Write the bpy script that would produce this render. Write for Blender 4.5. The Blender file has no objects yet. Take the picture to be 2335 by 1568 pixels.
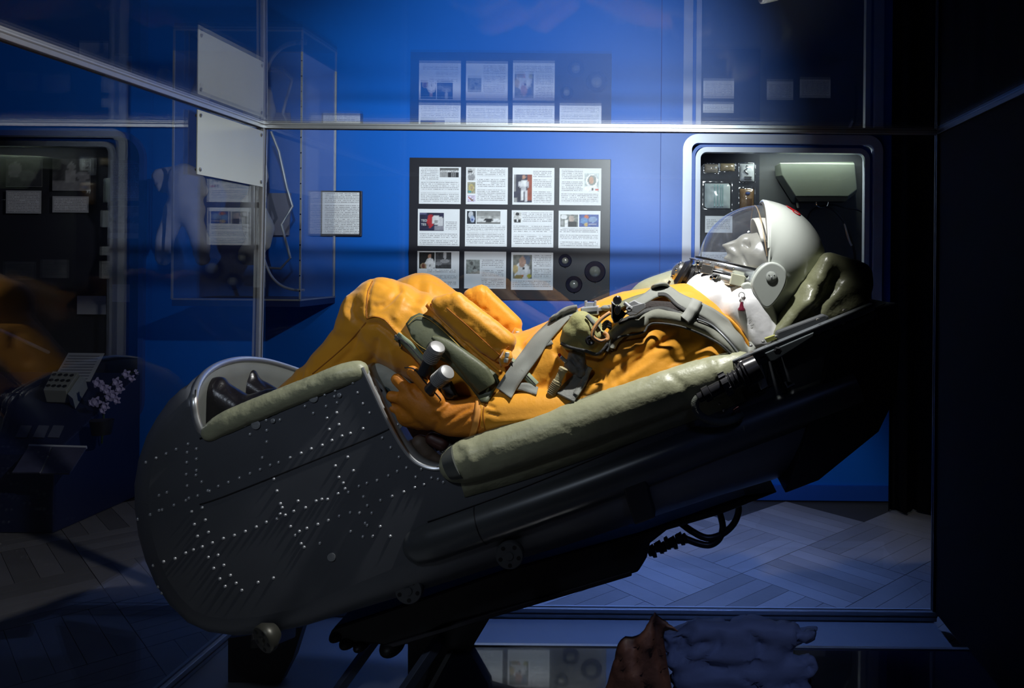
import bpy, bmesh, math, random
import numpy as np
from mathutils import Vector, Matrix, noise
from mathutils.bvhtree import BVHTree
from mathutils.geometry import delaunay_2d_cdt
random.seed(7)
sc = bpy.context.scene
COL = sc.collection
# ------------------------------------------------------------------ camera, world, lights, exposure
F = 1816.0; PX0, PY0 = 1510.0, 603.0; ROLL = 0.009; EYE = 1.12
CR, SR = math.cos(ROLL), math.sin(ROLL)
cam_d = bpy.data.cameras.new('camera'); cam = bpy.data.objects.new('camera', cam_d); COL.objects.link(cam)
cam_d.sensor_width = 36.0; cam_d.sensor_fit = 'HORIZONTAL'; cam_d.lens = 36.0*F/2335.0
cam_d.shift_x = -(PX0-1167.5)/2335.0; cam_d.shift_y = -(784.0-PY0)/2335.0
cam_d.clip_start = 0.02; cam_d.clip_end = 50
cam.matrix_world = Matrix(((CR,-SR,0,0),(0,0,-1,0),(SR,CR,0,EYE),(0,0,0,1)))
sc.camera = cam
w = bpy.data.worlds.new('world'); sc.world = w; w.use_nodes = True
w.node_tree.nodes['Background'].inputs[0].default_value = (0.25,0.35,0.9,1)
w.node_tree.nodes['Background'].inputs[1].default_value = 0.004
sc.view_settings.view_transform = 'Standard'; sc.view_settings.look = 'None'
sc.view_settings.gamma = 1.0; sc.view_settings.use_curve_mapping = False
sc.view_settings.exposure = 0.0
sc.cycles.use_denoising = True
sc.cycles.max_bounces = 10; sc.cycles.transparent_max_bounces = 24; sc.cycles.diffuse_bounces = 4
sc.cycles.glossy_bounces = 5; sc.cycles.caustics_reflective = False; sc.cycles.caustics_refractive = False
sc.cycles.sample_clamp_indirect = 3.0
def light(name, kind, loc, aim, power, color, **kw):
    d = bpy.data.lights.new(name, kind); d.energy = power; d.color = color
    for k, v in kw.items(): setattr(d, k, v)
    o = bpy.data.objects.new(name, d); COL.objects.link(o); o.location = loc
    o.rotation_euler = (Vector(aim)-Vector(loc)).to_track_quat('-Z','Y').to_euler()
    return o
LAMP = (0.0, 1.68, 1.82)
light('case_spotlight', 'SPOT', LAMP, (0.0-.55, 1.68+.36, 1.82-.76), 70, (1.0,0.97,0.92), spot_size=math.radians(131), spot_blend=0.2, shadow_soft_size=0.02)
light('wall_fill', 'SPOT', (0.02, -0.35, 2.30), (-0.62, 3.82, 1.74), 740, (0.86,0.97,1.0), spot_size=math.radians(37), spot_blend=1.0, shadow_soft_size=0.05)  # added wall wash to brighten the blue wall, no known lamp
light('hull_fill', 'SPOT', (-0.95, 0.1, 2.05), (-0.74,1.76,1.0), 34, (0.80,0.88,1.0), spot_size=math.radians(40), spot_blend=1.0, shadow_soft_size=0.10)  # added fill from the front, lifts the dark hull flank
light('floor_fill', 'AREA', (-0.02,3.0,2.8), (-0.02,2.85,0), 10, (0.20,0.36,1.0), shape='RECTANGLE', size=.7, size_y=.4, spread=math.radians(50))  # added blue fill for the floor behind the case, not a fixture
light('left_fill', 'AREA', (-2.6,2.4,2.8), (-2.6,3.0,0.6), 0.8, (0.6,0.7,1.0), shape='RECTANGLE', size=1.2, size_y=.5)  # added weak fill for the left end of the room
light('cloth_fill', 'SPOT', (0.35,0.35,1.75), (0.16,1.85,0.2), 16, (0.30,0.42,1.0), spot_size=math.radians(26), spot_blend=1.0, shadow_soft_size=0.12)  # added blue fill for the cloth heap under the seat
light('niche_fill', 'AREA', (0.70,3.865,1.715), (0.70,3.95,1.0), 2.4, (0.9,1.0,0.85), shape='RECTANGLE', size=.5, size_y=.04, spread=math.radians(160))  # added light hidden behind the niche frame, brightens its contents

# ------------------------------------------------------------------ pixel <-> world
def P(px, py, d):
    dx = px-PX0; dy = py-PY0
    x = dx*CR+dy*SR; y = -dx*SR+dy*CR
    return Vector((x*d/F, d, EYE-y*d/F))
def project(v):   # numpy Nx3 -> px,py
    x = v[:,0]*F/v[:,1]; y = (EYE-v[:,2])*F/v[:,1]
    return x*CR-y*SR+PX0, x*SR+y*CR+PY0
CAMP = Vector((0,0,EYE))
def hit(bvh, px, py):
    d = (P(px,py,1.0)-CAMP).normalized()
    loc, nor, i, t = bvh.ray_cast(CAMP, d)
    if loc is not None and nor.dot(d) > 0: nor = -nor
    return loc, nor

# ------------------------------------------------------------------ materials
MATS = {}
def S(c): return tuple((x/255/12.92 if x/255 <= .04045 else ((x/255+.055)/1.055)**2.4) for x in c)
def mat(name, col, rough=0.5, metal=0.0, bump=0.0, bscale=200, vary=0.0, vscale=20, spec=0.5, sheen=0, kind='noise', coat=0, aniso=None):
    if name in MATS: return MATS[name]
    m = bpy.data.materials.new(name); m.use_nodes = True; nt = m.node_tree; b = nt.nodes['Principled BSDF']
    b.inputs['Base Color'].default_value = (*col,1); b.inputs['Roughness'].default_value = rough
    b.inputs['Metallic'].default_value = metal; b.inputs['Specular IOR Level'].default_value = spec
    if sheen: b.inputs['Sheen Weight'].default_value = sheen
    if coat: b.inputs['Coat Weight'].default_value = coat; b.inputs['Coat Roughness'].default_value = .15
    tc = nt.nodes.new('ShaderNodeTexCoord')
    n = nt.nodes.new('ShaderNodeTexNoise'); n.inputs['Scale'].default_value = vscale; n.inputs['Detail'].default_value = 6
    nt.links.new(tc.outputs['Object'], n.inputs['Vector'])
    mx = nt.nodes.new('ShaderNodeMix'); mx.data_type = 'RGBA'
    v = vary if vary else 0.06
    mx.inputs[6].default_value = (*[c*(1-v) for c in col],1); mx.inputs[7].default_value = (*[min(1,c*(1+v)) for c in col],1)
    nt.links.new(n.outputs['Fac'], mx.inputs[0]); nt.links.new(mx.outputs[2], b.inputs['Base Color'])
    if bump:
        if kind == 'weave':
            t = nt.nodes.new('ShaderNodeTexWave'); t.inputs['Scale'].default_value = bscale; t.bands_direction='DIAGONAL'; t.inputs['Distortion'].default_value=1.0; out = t.outputs['Fac']
        else:
            t = nt.nodes.new('ShaderNodeTexNoise'); t.inputs['Scale'].default_value = bscale; t.inputs['Detail'].default_value = 5; out = t.outputs['Fac']
        nt.links.new(tc.outputs['Object'], t.inputs['Vector'])
        bp = nt.nodes.new('ShaderNodeBump'); bp.inputs['Strength'].default_value = 1.0; bp.inputs['Distance'].default_value = bump
        nt.links.new(out, bp.inputs['Height']); nt.links.new(bp.outputs[0], b.inputs['Normal'])
    MATS[name] = m; return m
def glass_mat(name, tint=(1,1,1), f0=0.04, rough=0.0, gloss=1.0, haze=0.0, hazecol=(1,1,1)):
    if name in MATS: return MATS[name]
    m = bpy.data.materials.new(name); m.use_nodes = True; nt = m.node_tree; nt.nodes.clear(); N = nt.nodes.new; L = nt.links.new
    out = N('ShaderNodeOutputMaterial'); tr = N('ShaderNodeBsdfTransparent'); tr.inputs[0].default_value = (*tint,1)
    gl = N('ShaderNodeBsdfGlossy'); gl.inputs['Roughness'].default_value = rough; gl.inputs[0].default_value = (gloss,gloss,gloss,1)
    lw = N('ShaderNodeLayerWeight'); lw.inputs[0].default_value = 0.5
    pw = N('ShaderNodeMath'); pw.operation = 'POWER'; pw.inputs[1].default_value = 5; L(lw.outputs['Facing'], pw.inputs[0])
    ma = N('ShaderNodeMath'); ma.operation = 'MULTIPLY_ADD'; ma.inputs[1].default_value = 1-f0; ma.inputs[2].default_value = f0; L(pw.outputs[0], ma.inputs[0])
    mx = N('ShaderNodeMixShader'); L(ma.outputs[0], mx.inputs[0]); L(tr.outputs[0], mx.inputs[1]); L(gl.outputs[0], mx.inputs[2])
    last = mx
    if haze:
        df = N('ShaderNodeBsdfDiffuse'); df.inputs[0].default_value = (*hazecol,1)
        tc = N('ShaderNodeTexCoord'); ns = N('ShaderNodeTexNoise'); ns.inputs['Scale'].default_value = 6; ns.inputs['Detail'].default_value = 8
        L(tc.outputs['Object'], ns.inputs['Vector'])
        mm = N('ShaderNodeMath'); mm.operation = 'MULTIPLY'; mm.inputs[1].default_value = haze*2; L(ns.outputs['Fac'], mm.inputs[0])
        m2 = N('ShaderNodeMixShader'); L(mm.outputs[0], m2.inputs[0]); L(mx.outputs[0], m2.inputs[1]); L(df.outputs[0], m2.inputs[2]); last = m2
    L(last.outputs[0], out.inputs[0]); MATS[name] = m; return m
def text_mat(name='printed_text_ink', paper=(.80,.82,.86), ink=(.33,.33,.36), pitch=0.0082, dens=.30):
    if name in MATS: return MATS[name]
    m = bpy.data.materials.new(name); m.use_nodes = True; nt = m.node_tree; b = nt.nodes['Principled BSDF']; N = nt.nodes.new; L = nt.links.new
    b.inputs['Roughness'].default_value = .6
    tc = N('ShaderNodeTexCoord'); sp = N('ShaderNodeSeparateXYZ'); L(tc.outputs['Object'], sp.inputs[0])
    def M(op, a, bb=None):
        n = N('ShaderNodeMath'); n.operation = op
        for i, v in enumerate((a, bb)):
            if v is None: continue
            if isinstance(v, (int,float)): n.inputs[i].default_value = v
            else: L(v, n.inputs[i])
        return n.outputs[0]
    z = M('DIVIDE', sp.outputs['Z'], pitch); fr = M('FRACT', z); fl = M('FLOOR', z)
    line = M('LESS_THAN', fr, .42)
    cb = N('ShaderNodeCombineXYZ'); L(M('MULTIPLY', sp.outputs['X'], 260.0), cb.inputs[0]); L(M('MULTIPLY', fl, 3.7), cb.inputs[1])
    ns = N('ShaderNodeTexNoise'); ns.inputs['Scale'].default_value = 1.0; ns.inputs['Detail'].default_value = 1; L(cb.outputs[0], ns.inputs['Vector'])
    wd = M('GREATER_THAN', ns.outputs['Fac'], .44)
    cb2 = N('ShaderNodeCombineXYZ'); L(M('MULTIPLY', sp.outputs['X'], 9.0), cb2.inputs[0]); L(M('MULTIPLY', fl, 1.9), cb2.inputs[1])
    n2 = N('ShaderNodeTexNoise'); n2.inputs['Scale'].default_value = 1.0; L(cb2.outputs[0], n2.inputs['Vector'])
    gap = M('GREATER_THAN', n2.outputs['Fac'], dens)
    k = M('MULTIPLY', M('MULTIPLY', line, wd), gap)
    mx = N('ShaderNodeMix'); mx.data_type = 'RGBA'; L(k, mx.inputs[0]); mx.inputs[6].default_value = (*paper,1); mx.inputs[7].default_value = (*ink,1)
    L(mx.outputs[2], b.inputs['Base Color']); MATS[name] = m; return m
def vcol_mat():
    if 'printed_picture' in MATS: return MATS['printed_picture']
    m = bpy.data.materials.new('printed_picture'); m.use_nodes = True; nt = m.node_tree; b = nt.nodes['Principled BSDF']
    a = nt.nodes.new('ShaderNodeVertexColor'); a.layer_name = 'Col'; nt.links.new(a.outputs[0], b.inputs['Base Color']); b.inputs['Roughness'].default_value = .4
    MATS['printed_picture'] = m; return m

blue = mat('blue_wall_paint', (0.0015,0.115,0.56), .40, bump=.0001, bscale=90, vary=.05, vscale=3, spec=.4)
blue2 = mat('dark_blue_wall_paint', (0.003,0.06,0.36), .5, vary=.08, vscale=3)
black_p = mat('matte_black_board', (0.018,0.018,0.026), .35, vary=.1)
paper = mat('white_paper', (.80,.82,.86), .6)
alu = mat('brushed_aluminium', (.62,.64,.66), .32, .85, vary=.08, vscale=60)
alu_d = mat('dull_aluminium', (.40,.42,.44), .45, .6, vary=.15, vscale=40)
chrome = mat('polished_chrome', (.82,.83,.85), .12, 1.0)
steel = mat('worn_steel', (.50,.50,.48), .3, .9, vary=.25, vscale=120, bump=.0003, bscale=200)
hullm = mat('dark_grey_hull_paint', (.11,.118,.135), .42, .25, vary=.2, vscale=9)
hulld = mat('blackened_metal', (.012,.012,.015), .5, .4, vary=.3, vscale=20)
orange = mat('orange_suit_nylon', (.80,.345,.020), .50, bump=.0010, bscale=70, vary=.06, vscale=8, sheen=.25, spec=.35)
orange_d = mat('orange_leather', (.62,.21,.012), .6, bump=.0008, bscale=160, vary=.15, vscale=30)
orange_l = mat('pale_orange_band', (.80,.33,.06), .6)
olive = mat('olive_pad_vinyl', (.34,.345,.22), .42, bump=.004, bscale=26, vary=.15, vscale=14, spec=.5)
olive_d = mat('olive_cloth', (.18,.185,.11), .75, bump=.001, bscale=140, vary=.1)
pouchm = mat('khaki_pouch_cloth', (.34,.33,.14), .8, bump=.001, bscale=160, vary=.08)
strapm = mat('grey_webbing', (.27,.28,.25), .8, bump=.0004, bscale=260, kind='weave', vary=.08, vscale=60)
strap_d = mat('dark_webbing', (.035,.036,.034), .7, bump=.001, bscale=220, vary=.2)
padgrey = mat('quilted_grey_cloth', (.20,.205,.165), .8, bump=.003, bscale=30, vary=.12)
greenp = mat('dark_green_leather', (.10,.11,.058), .5, bump=.0005, bscale=150, vary=.12)
white_c = mat('white_collar_fabric', (.86,.86,.87), .75, bump=.001, bscale=40)
white_h = mat('white_helmet_enamel', (.50,.535,.495), .24, vary=.03, coat=.5)
rubber = mat('black_rubber', (.014,.014,.016), .35, bump=.0004, bscale=100)
blackp = mat('black_plastic', (.02,.02,.023), .22)
bootm = mat('black_boot_leather', (.009,.008,.011), .28, bump=.0006, bscale=120, vary=.3)
facem = mat('pale_mannequin_skin', (.25,.24,.19), .35)
red = mat('red_paint', (.45,.01,.015), .4)
maroon = mat('maroon_knob', (.14,.012,.03), .25)
tan = mat('tan_leather', (.52,.24,.07), .6)
cord = mat('tan_cord', (.42,.36,.20), .8, bump=.002, bscale=300)
cream = mat('cream_plastic', (.55,.56,.42), .4)
gold = mat('bronze_edge', (.35,.26,.16), .4, .6)
liner = mat('grey_liner', (.15,.16,.15), .5, vary=.15)
glass = glass_mat('case_glass', (.985,.992,1.0), f0=.032)
buck = mat('bright_buckle_metal', (.50,.51,.52), .28, .2)
dome_g = glass_mat('visor_acrylic', (.93,.95,1.0), f0=.05, haze=.035, hazecol=(.8,.85,1))
acryl = glass_mat('acrylic_sheet', (.97,.98,1.0), f0=.05, haze=.02, hazecol=(.6,.7,1))

# ------------------------------------------------------------------ mesh building
class MB:
    def __init__(s): s.v = []; s.f = []
    def add(s, vs, fs):
        o = len(s.v); s.v += [tuple(v) for v in vs]; s.f += [tuple(i+o for i in f) for f in fs]; return s
    def box(s, a, b):
        x0,y0,z0 = a; x1,y1,z1 = b
        return s.add([(x0,y0,z0),(x1,y0,z0),(x1,y1,z0),(x0,y1,z0),(x0,y0,z1),(x1,y0,z1),(x1,y1,z1),(x0,y1,z1)],
            [(0,3,2,1),(4,5,6,7),(0,1,5,4),(1,2,6,5),(2,3,7,6),(3,0,4,7)])
    def obox(s, c, ax, ay, az):   # oriented box, half axes vectors
        c = Vector(c); vs = [c+ax*i+ay*j+az*k for k in (-1,1) for j in (-1,1) for i in (-1,1)]
        return s.add(vs, [(0,2,3,1),(4,5,7,6),(0,1,5,4),(2,6,7,3),(0,4,6,2),(1,3,7,5)])
    def bar(s, a, b, w, h, up=Vector((0,0,1))):
        a = Vector(a); b = Vector(b); d = b-a; n = d.normalized(); sd = n.cross(up)
        if sd.length < 1e-4: sd = n.cross(Vector((0,1,0)))
        sd.normalize(); u = sd.cross(n)
        return s.obox((a+b)/2, d/2, sd*w/2, u*h/2)
    def tube(s, pts, r, n=12, cap=True, closed=False, flat=1.0):
        pts = [Vector(p) for p in pts]; m = len(pts)
        rr = r if isinstance(r, (list,tuple)) else [r]*m
        u = None; rings = []
        for i, p in enumerate(pts):
            if closed: t = pts[(i+1)%m]-pts[i-1]
            else: t = pts[min(i+1,m-1)]-pts[max(i-1,0)]
            t.normalize()
            if u is None:
                u = t.cross(Vector((0,1,0)));
                if u.length < .01: u = t.cross(Vector((0,0,1)))
            u = (u - t*u.dot(t)); u.normalize(); w = t.cross(u)
            rings.append([p+(u*math.cos(a)*flat+w*math.sin(a))*rr[i] for a in [2*math.pi*k/n for k in range(n)]])
        vs = [v for q in rings for v in q]; fs = []
        for i in range(m if closed else m-1):
            j = (i+1)%m
            for k in range(n):
                l = (k+1)%n; fs.append((i*n+k, i*n+l, j*n+l, j*n+k))
        if cap and not closed:
            fs.append(tuple(range(n))[::-1]); fs.append(tuple((m-1)*n+k for k in range(n)))
        return s.add(vs, fs)
    def cone(s, a, b, ra, rb, n=20, caps=6):   # capsule with round ends
        a = Vector(a); b = Vector(b); t = (b-a); L = t.length; t = t/L if L > 1e-6 else Vector((0,0,1))
        pts = []; rr = []
        for k in range(caps+1):
            q = math.pi/2*k/caps; pts.append(a-t*ra*math.cos(q)); rr.append(max(ra*math.sin(q),1e-4))
        for k in range(caps+1):
            q = math.pi/2*k/caps; pts.append(b+t*rb*math.sin(q)); rr.append(max(rb*math.cos(q),1e-4))
        return s.tube(pts, rr, n)
    def lathe(s, o, ax, prof, n=24, cap=True):  # prof (distance along ax, radius)
        o = Vector(o); ax = Vector(ax).normalized()
        return s.tube([o+ax*p for p,_ in prof], [max(r,1e-5) for _,r in prof], n, cap)
    def ell(s, c, r, nu=20, nv=12, R=None):
        vs = []; fs = []
        for j in range(nv+1):
            th = math.pi*j/nv
            for i in range(nu):
                ph = 2*math.pi*i/nu; v = Vector((r[0]*math.sin(th)*math.cos(ph), r[1]*math.sin(th)*math.sin(ph), r[2]*math.cos(th)))
                if R is not None: v = R@v
                vs.append(Vector(c)+v)
        for j in range(nv):
            for i in range(nu):
                k = (i+1)%nu; fs.append((j*nu+i,(j+1)*nu+i,(j+1)*nu+k,j*nu+k))
        return s.add(vs, fs)
    def prism(s, poly, d):   # poly list of Vector, extrude by vector d
        n = len(poly); vs = list(poly)+[Vector(p)+d for p in poly]
        fs = [tuple(range(n))[::-1], tuple(range(n,2*n))]+[(i,(i+1)%n,n+(i+1)%n,n+i) for i in range(n)]
        return s.add(vs, fs)
    def build(s, name, m, parent=None, smooth=True, bevel=0, sub=0, auto=True):
        me = bpy.data.meshes.new(name); me.from_pydata(s.v, [], s.f); me.validate()
        bm = bmesh.new(); bm.from_mesh(me); bmesh.ops.recalc_face_normals(bm, faces=bm.faces); bm.to_mesh(me); bm.free()
        o = bpy.data.objects.new(name, me); COL.objects.link(o); me.materials.append(m)
        if smooth:
            me.polygons.foreach_set('use_smooth', [True]*len(me.polygons))
            if auto: me.set_sharp_from_angle(angle=math.radians(38))
        if bevel:
            b = o.modifiers.new('bevel','BEVEL'); b.width = bevel; b.segments = 2; b.limit_method='ANGLE'; b.angle_limit = math.radians(40)
        if sub:
            b = o.modifiers.new('sub','SUBSURF'); b.levels = b.render_levels = sub
        if parent is not None: link(o, parent)
        return o
def link(o, parent):
    o.parent = parent; o.matrix_parent_inverse = WM(parent).inverted()
def WM(o):
    m = Matrix.Translation(o.location)@o.rotation_euler.to_matrix().to_4x4()
    if o.parent: m = WM(o.parent)@o.matrix_parent_inverse@m
    return m
def tag(o, label=None, cat=None, group=None, kind=None):
    for k, v in (('label',label),('category',cat),('group',group),('kind',kind)):
        if v: o[k] = v
    return o
def thing(name, loc, label, cat, group=None):
    o = bpy.data.objects.new(name, None); COL.objects.link(o); o.location = loc; o.empty_display_size = .05
    return tag(o, label, cat, group)
def struct(o): o['kind'] = 'structure'; return o
def smoothpath(pts, n=8, closed=False):
    pts = [Vector(p) for p in pts]; out = []; m = len(pts)
    for i in range(m if closed else m-1):
        if closed: a,b,c,d = pts[i-1],pts[i],pts[(i+1)%m],pts[(i+2)%m]
        else: a,b,c,d = pts[max(i-1,0)],pts[i],pts[i+1],pts[min(i+2,m-1)]
        for k in range(n):
            t = k/n
            out.append(.5*((2*b)+(c-a)*t+(2*a-5*b+4*c-d)*t*t+(3*b-a-3*c+d)*t**3))
    if not closed: out.append(pts[-1])
    return out
def PP(l, d=None):   # list of (px,py[,d]) -> world
    return [P(p[0],p[1], p[2] if len(p)>2 else d) for p in l]
def remesh(mb, voxel, smooth=6):
    me = bpy.data.meshes.new('tmp'); me.from_pydata(mb.v, [], mb.f)
    bm = bmesh.new(); bm.from_mesh(me); bmesh.ops.recalc_face_normals(bm, faces=bm.faces); bm.to_mesh(me); bm.free()
    o = bpy.data.objects.new('tmp', me); COL.objects.link(o)
    r = o.modifiers.new('r','REMESH'); r.mode = 'VOXEL'; r.voxel_size = voxel
    if smooth:
        s = o.modifiers.new('s','SMOOTH'); s.iterations = smooth; s.factor = .5
    dg = bpy.context.evaluated_depsgraph_get(); ev = o.evaluated_get(dg); em = ev.to_mesh()
    n = len(em.vertices); V = np.empty(n*3); em.vertices.foreach_get('co', V); V = V.reshape(-1,3).copy()
    N = np.empty(n*3); em.vertices.foreach_get('normal', N); N = N.reshape(-1,3).copy()
    Fc = [tuple(p.vertices) for p in em.polygons]
    ev.to_mesh_clear(); bpy.data.objects.remove(o); bpy.data.meshes.remove(me)
    return V, N, Fc
def wrinkle(V, N, folds, namp=.003, nfreq=9, stretch=(1,1,1), ridge=.0):
    px, py = project(V); disp = np.zeros(len(V))
    face = np.clip(-N[:,1]*.8+N[:,2]*.5+.35, 0, 1)
    for f in folds:
        pts, w1, w2, amp = f; best = np.full(len(V), 1e9); sg = np.zeros(len(V)); fade = np.ones(len(V))
        L = [0]
        for a, b in zip(pts[:-1], pts[1:]): L.append(L[-1]+math.hypot(b[0]-a[0], b[1]-a[1]))
        for (a, b, l0) in zip(pts[:-1], pts[1:], L):
            dx, dy = b[0]-a[0], b[1]-a[1]; l2 = dx*dx+dy*dy; t = np.clip(((px-a[0])*dx+(py-a[1])*dy)/l2, 0, 1)
            ex = px-a[0]-t*dx; ey = py-a[1]-t*dy; d = np.hypot(ex, ey); cr = dx*ey-dy*ex
            m = d < best; best[m] = d[m]; sg[m] = np.sign(cr[m]); tt = (l0+t[m]*math.sqrt(l2))/L[-1]; fade[m] = np.clip(np.minimum(tt, 1-tt)*5+.25, 0, 1)
        w = np.where(sg > 0, w1, w2)
        disp += amp*np.exp(-(best/w)**2)*fade*face
    st = np.array(stretch)
    for i in range(len(V)):
        p = Vector(V[i]*st)
        wv = noise.noise_vector(p*nfreq*.5)*.35/nfreq*3; a = noise.noise((p+wv)*nfreq*.8); q = noise.noise((p+wv)*nfreq*1.3+Vector((9,1,4))); q2 = noise.noise((p+wv)*nfreq*2.9+Vector((2,7,4)))
        disp[i] += namp*a-ridge*(math.exp(-(q/.09)**2)+.4*math.exp(-(q2/.12)**2))*max(0,min(1,a*2+.5))
    return V+N*disp[:,None]
def mesh_from(V, Fc, name, m, parent):
    me = bpy.data.meshes.new(name); me.from_pydata([tuple(v) for v in V], [], Fc); me.polygons.foreach_set('use_smooth', [True]*len(me.polygons)); me.materials.append(m)
    o = bpy.data.objects.new(name, me); COL.objects.link(o)
    if parent is not None: link(o, parent)
    return o
def bvh_of(V, Fc): return BVHTree.FromPolygons([tuple(v) for v in V], Fc)
def solid(o, t, off=-1):
    s = o.modifiers.new('solid','SOLIDIFY'); s.thickness = t; s.offset = off; return o
def ribbon(name, pts, width, bvh, m, parent, off=.004, thick=.004, d0=1.9, na=5, step=9, crown=0.0, sm=4, minlift=True, depths=None):
    """band laid over a surface: pts are pixels of its centre line"""
    c = smoothpath([Vector((p[0],p[1],0)) for p in pts], 10); n = len(c)
    wd = width if isinstance(width,(list,tuple)) else [width]*len(pts)
    rows = []
    for i, p in enumerate(c):
        t = (c[min(i+1,n-1)]-c[max(i-1,0)]); t.normalize(); nr = Vector((-t.y,t.x,0))
        u = i/(n-1)*(len(wd)-1); k = min(int(u),len(wd)-2); ww = wd[k]*(1-(u-k))+wd[k+1]*(u-k)
        row = []
        for a in range(na):
            s = (a/(na-1)-.5); q = p+nr*ww*s
            loc = hit(bvh, q.x, q.y)[0] if bvh else None
            row.append([q.x,q.y, loc.y if loc is not None else None, 1-(2*s)**2])
        rows.append(row)
    dd = np.array([[r[2] if r[2] is not None else np.nan for r in row] for row in rows], float)
    if depths:
        for i in range(n):
            u = i/(n-1)*(len(depths)-1); k = min(int(u),len(depths)-2); dd[i,:] = depths[k]*(1-(u-k))+depths[k+1]*(u-k)
    if np.isnan(dd).all(): dd[:] = d0
    med = np.nanmedian(dd, axis=1); idx = np.arange(n); ok = ~np.isnan(med)
    med = np.interp(idx, idx[ok], med[ok])
    for i in range(n):
        for a in range(na):
            if np.isnan(dd[i,a]) or abs(dd[i,a]-med[i]) > .12: dd[i,a] = med[i]
    for _ in range(sm):
        e = dd.copy(); e[1:-1] = (dd[:-2]+2*dd[1:-1]+dd[2:])/4; dd = np.minimum(e, dd+.003) if minlift else e
    vs = []; fs = []
    for i in range(n):
        for a in range(na):
            vs.append(P(rows[i][a][0], rows[i][a][1], dd[i,a]-off-crown*rows[i][a][3]))
    for i in range(n-1):
        for a in range(na-1): fs.append((i*na+a, i*na+a+1, (i+1)*na+a+1, (i+1)*na+a))
    mb = MB(); mb.v = [tuple(v) for v in vs]; mb.f = fs
    o = mb.build(name, m, parent, auto=False); fix_dir(o); solid(o, thick, -1); return o
def fix_dir(o):   # normals towards the viewer side (-y)
    me = o.data; s = sum(p.normal.y*p.area for p in me.polygons)
    if s > 0: me.flip_normals()
def patch(name, poly, bvh, m, parent, off=.004, thick=.003, step=12, d0=1.9, crown=0, depth=None, flat=False):
    """piece of sheet with the pixel outline poly laid over a surface"""
    out = []
    for i, a in enumerate(poly):
        b = poly[(i+1)%len(poly)]; k = max(1, int(math.hypot(b[0]-a[0], b[1]-a[1])/step))
        out += [(a[0]+(b[0]-a[0])*j/k, a[1]+(b[1]-a[1])*j/k) for j in range(k)]
    nb = len(out); pts = [Vector(p) for p in out]
    xs = [p[0] for p in out]; ys = [p[1] for p in out]
    def inside(x, y):
        c = False; j = nb-1
        for i in range(nb):
            if (out[i][1] > y) != (out[j][1] > y) and x < (out[j][0]-out[i][0])*(y-out[i][1])/(out[j][1]-out[i][1])+out[i][0]: c = not c
            j = i
        return c
    def bd(x, y): return min(math.hypot(x-a, y-b) for a, b in out)
    y = min(ys)
    while y < max(ys):
        x = min(xs)
        while x < max(xs):
            if inside(x, y) and bd(x, y) > step*.45: pts.append(Vector((x, y)))
            x += step
        y += step
    v2, e2, f2, _, _, _ = delaunay_2d_cdt(pts, [(i,(i+1)%nb) for i in range(nb)], [list(range(nb))], 1, 1e-5)
    ds = []
    for v in v2:
        h = hit(bvh, v.x, v.y)[0] if bvh else None; ds.append(h.y if h is not None else np.nan)
    ds = np.array(ds)
    if depth is not None:
        ds = np.array([depth(v.x, v.y) if callable(depth) else depth for v in v2], float)
    md = np.nanmedian(ds) if not np.isnan(ds).all() else d0
    for i, v in enumerate(v2):
        if np.isnan(ds[i]):
            o_ = [(math.hypot(v.x-u.x, v.y-u.y), ds[j]) for j, u in enumerate(v2) if not np.isnan(ds[j])]
            ds[i] = min(o_)[1] if o_ else md
    mxd = max(bd(v.x, v.y) for v in v2) or 1
    vs = [P(v.x, v.y, ds[i]-off-(crown*math.sqrt(min(1,bd(v.x,v.y)/mxd)) if crown else 0)) for i, v in enumerate(v2)]
    mb = MB(); mb.v = [tuple(v) for v in vs]; mb.f = [tuple(f) for f in f2]
    o = mb.build(name, m, parent, auto=False); fix_dir(o); solid(o, thick, -1); return o
# ================================================================== THE ROOM
D = 3.82                    # depth of the blue wall
def Wp(px, py, off=0.0): return P(px, py, D-off)
XL, XR, YF, ZC = -4.4, 2.3, -1.2, 2.95
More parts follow.
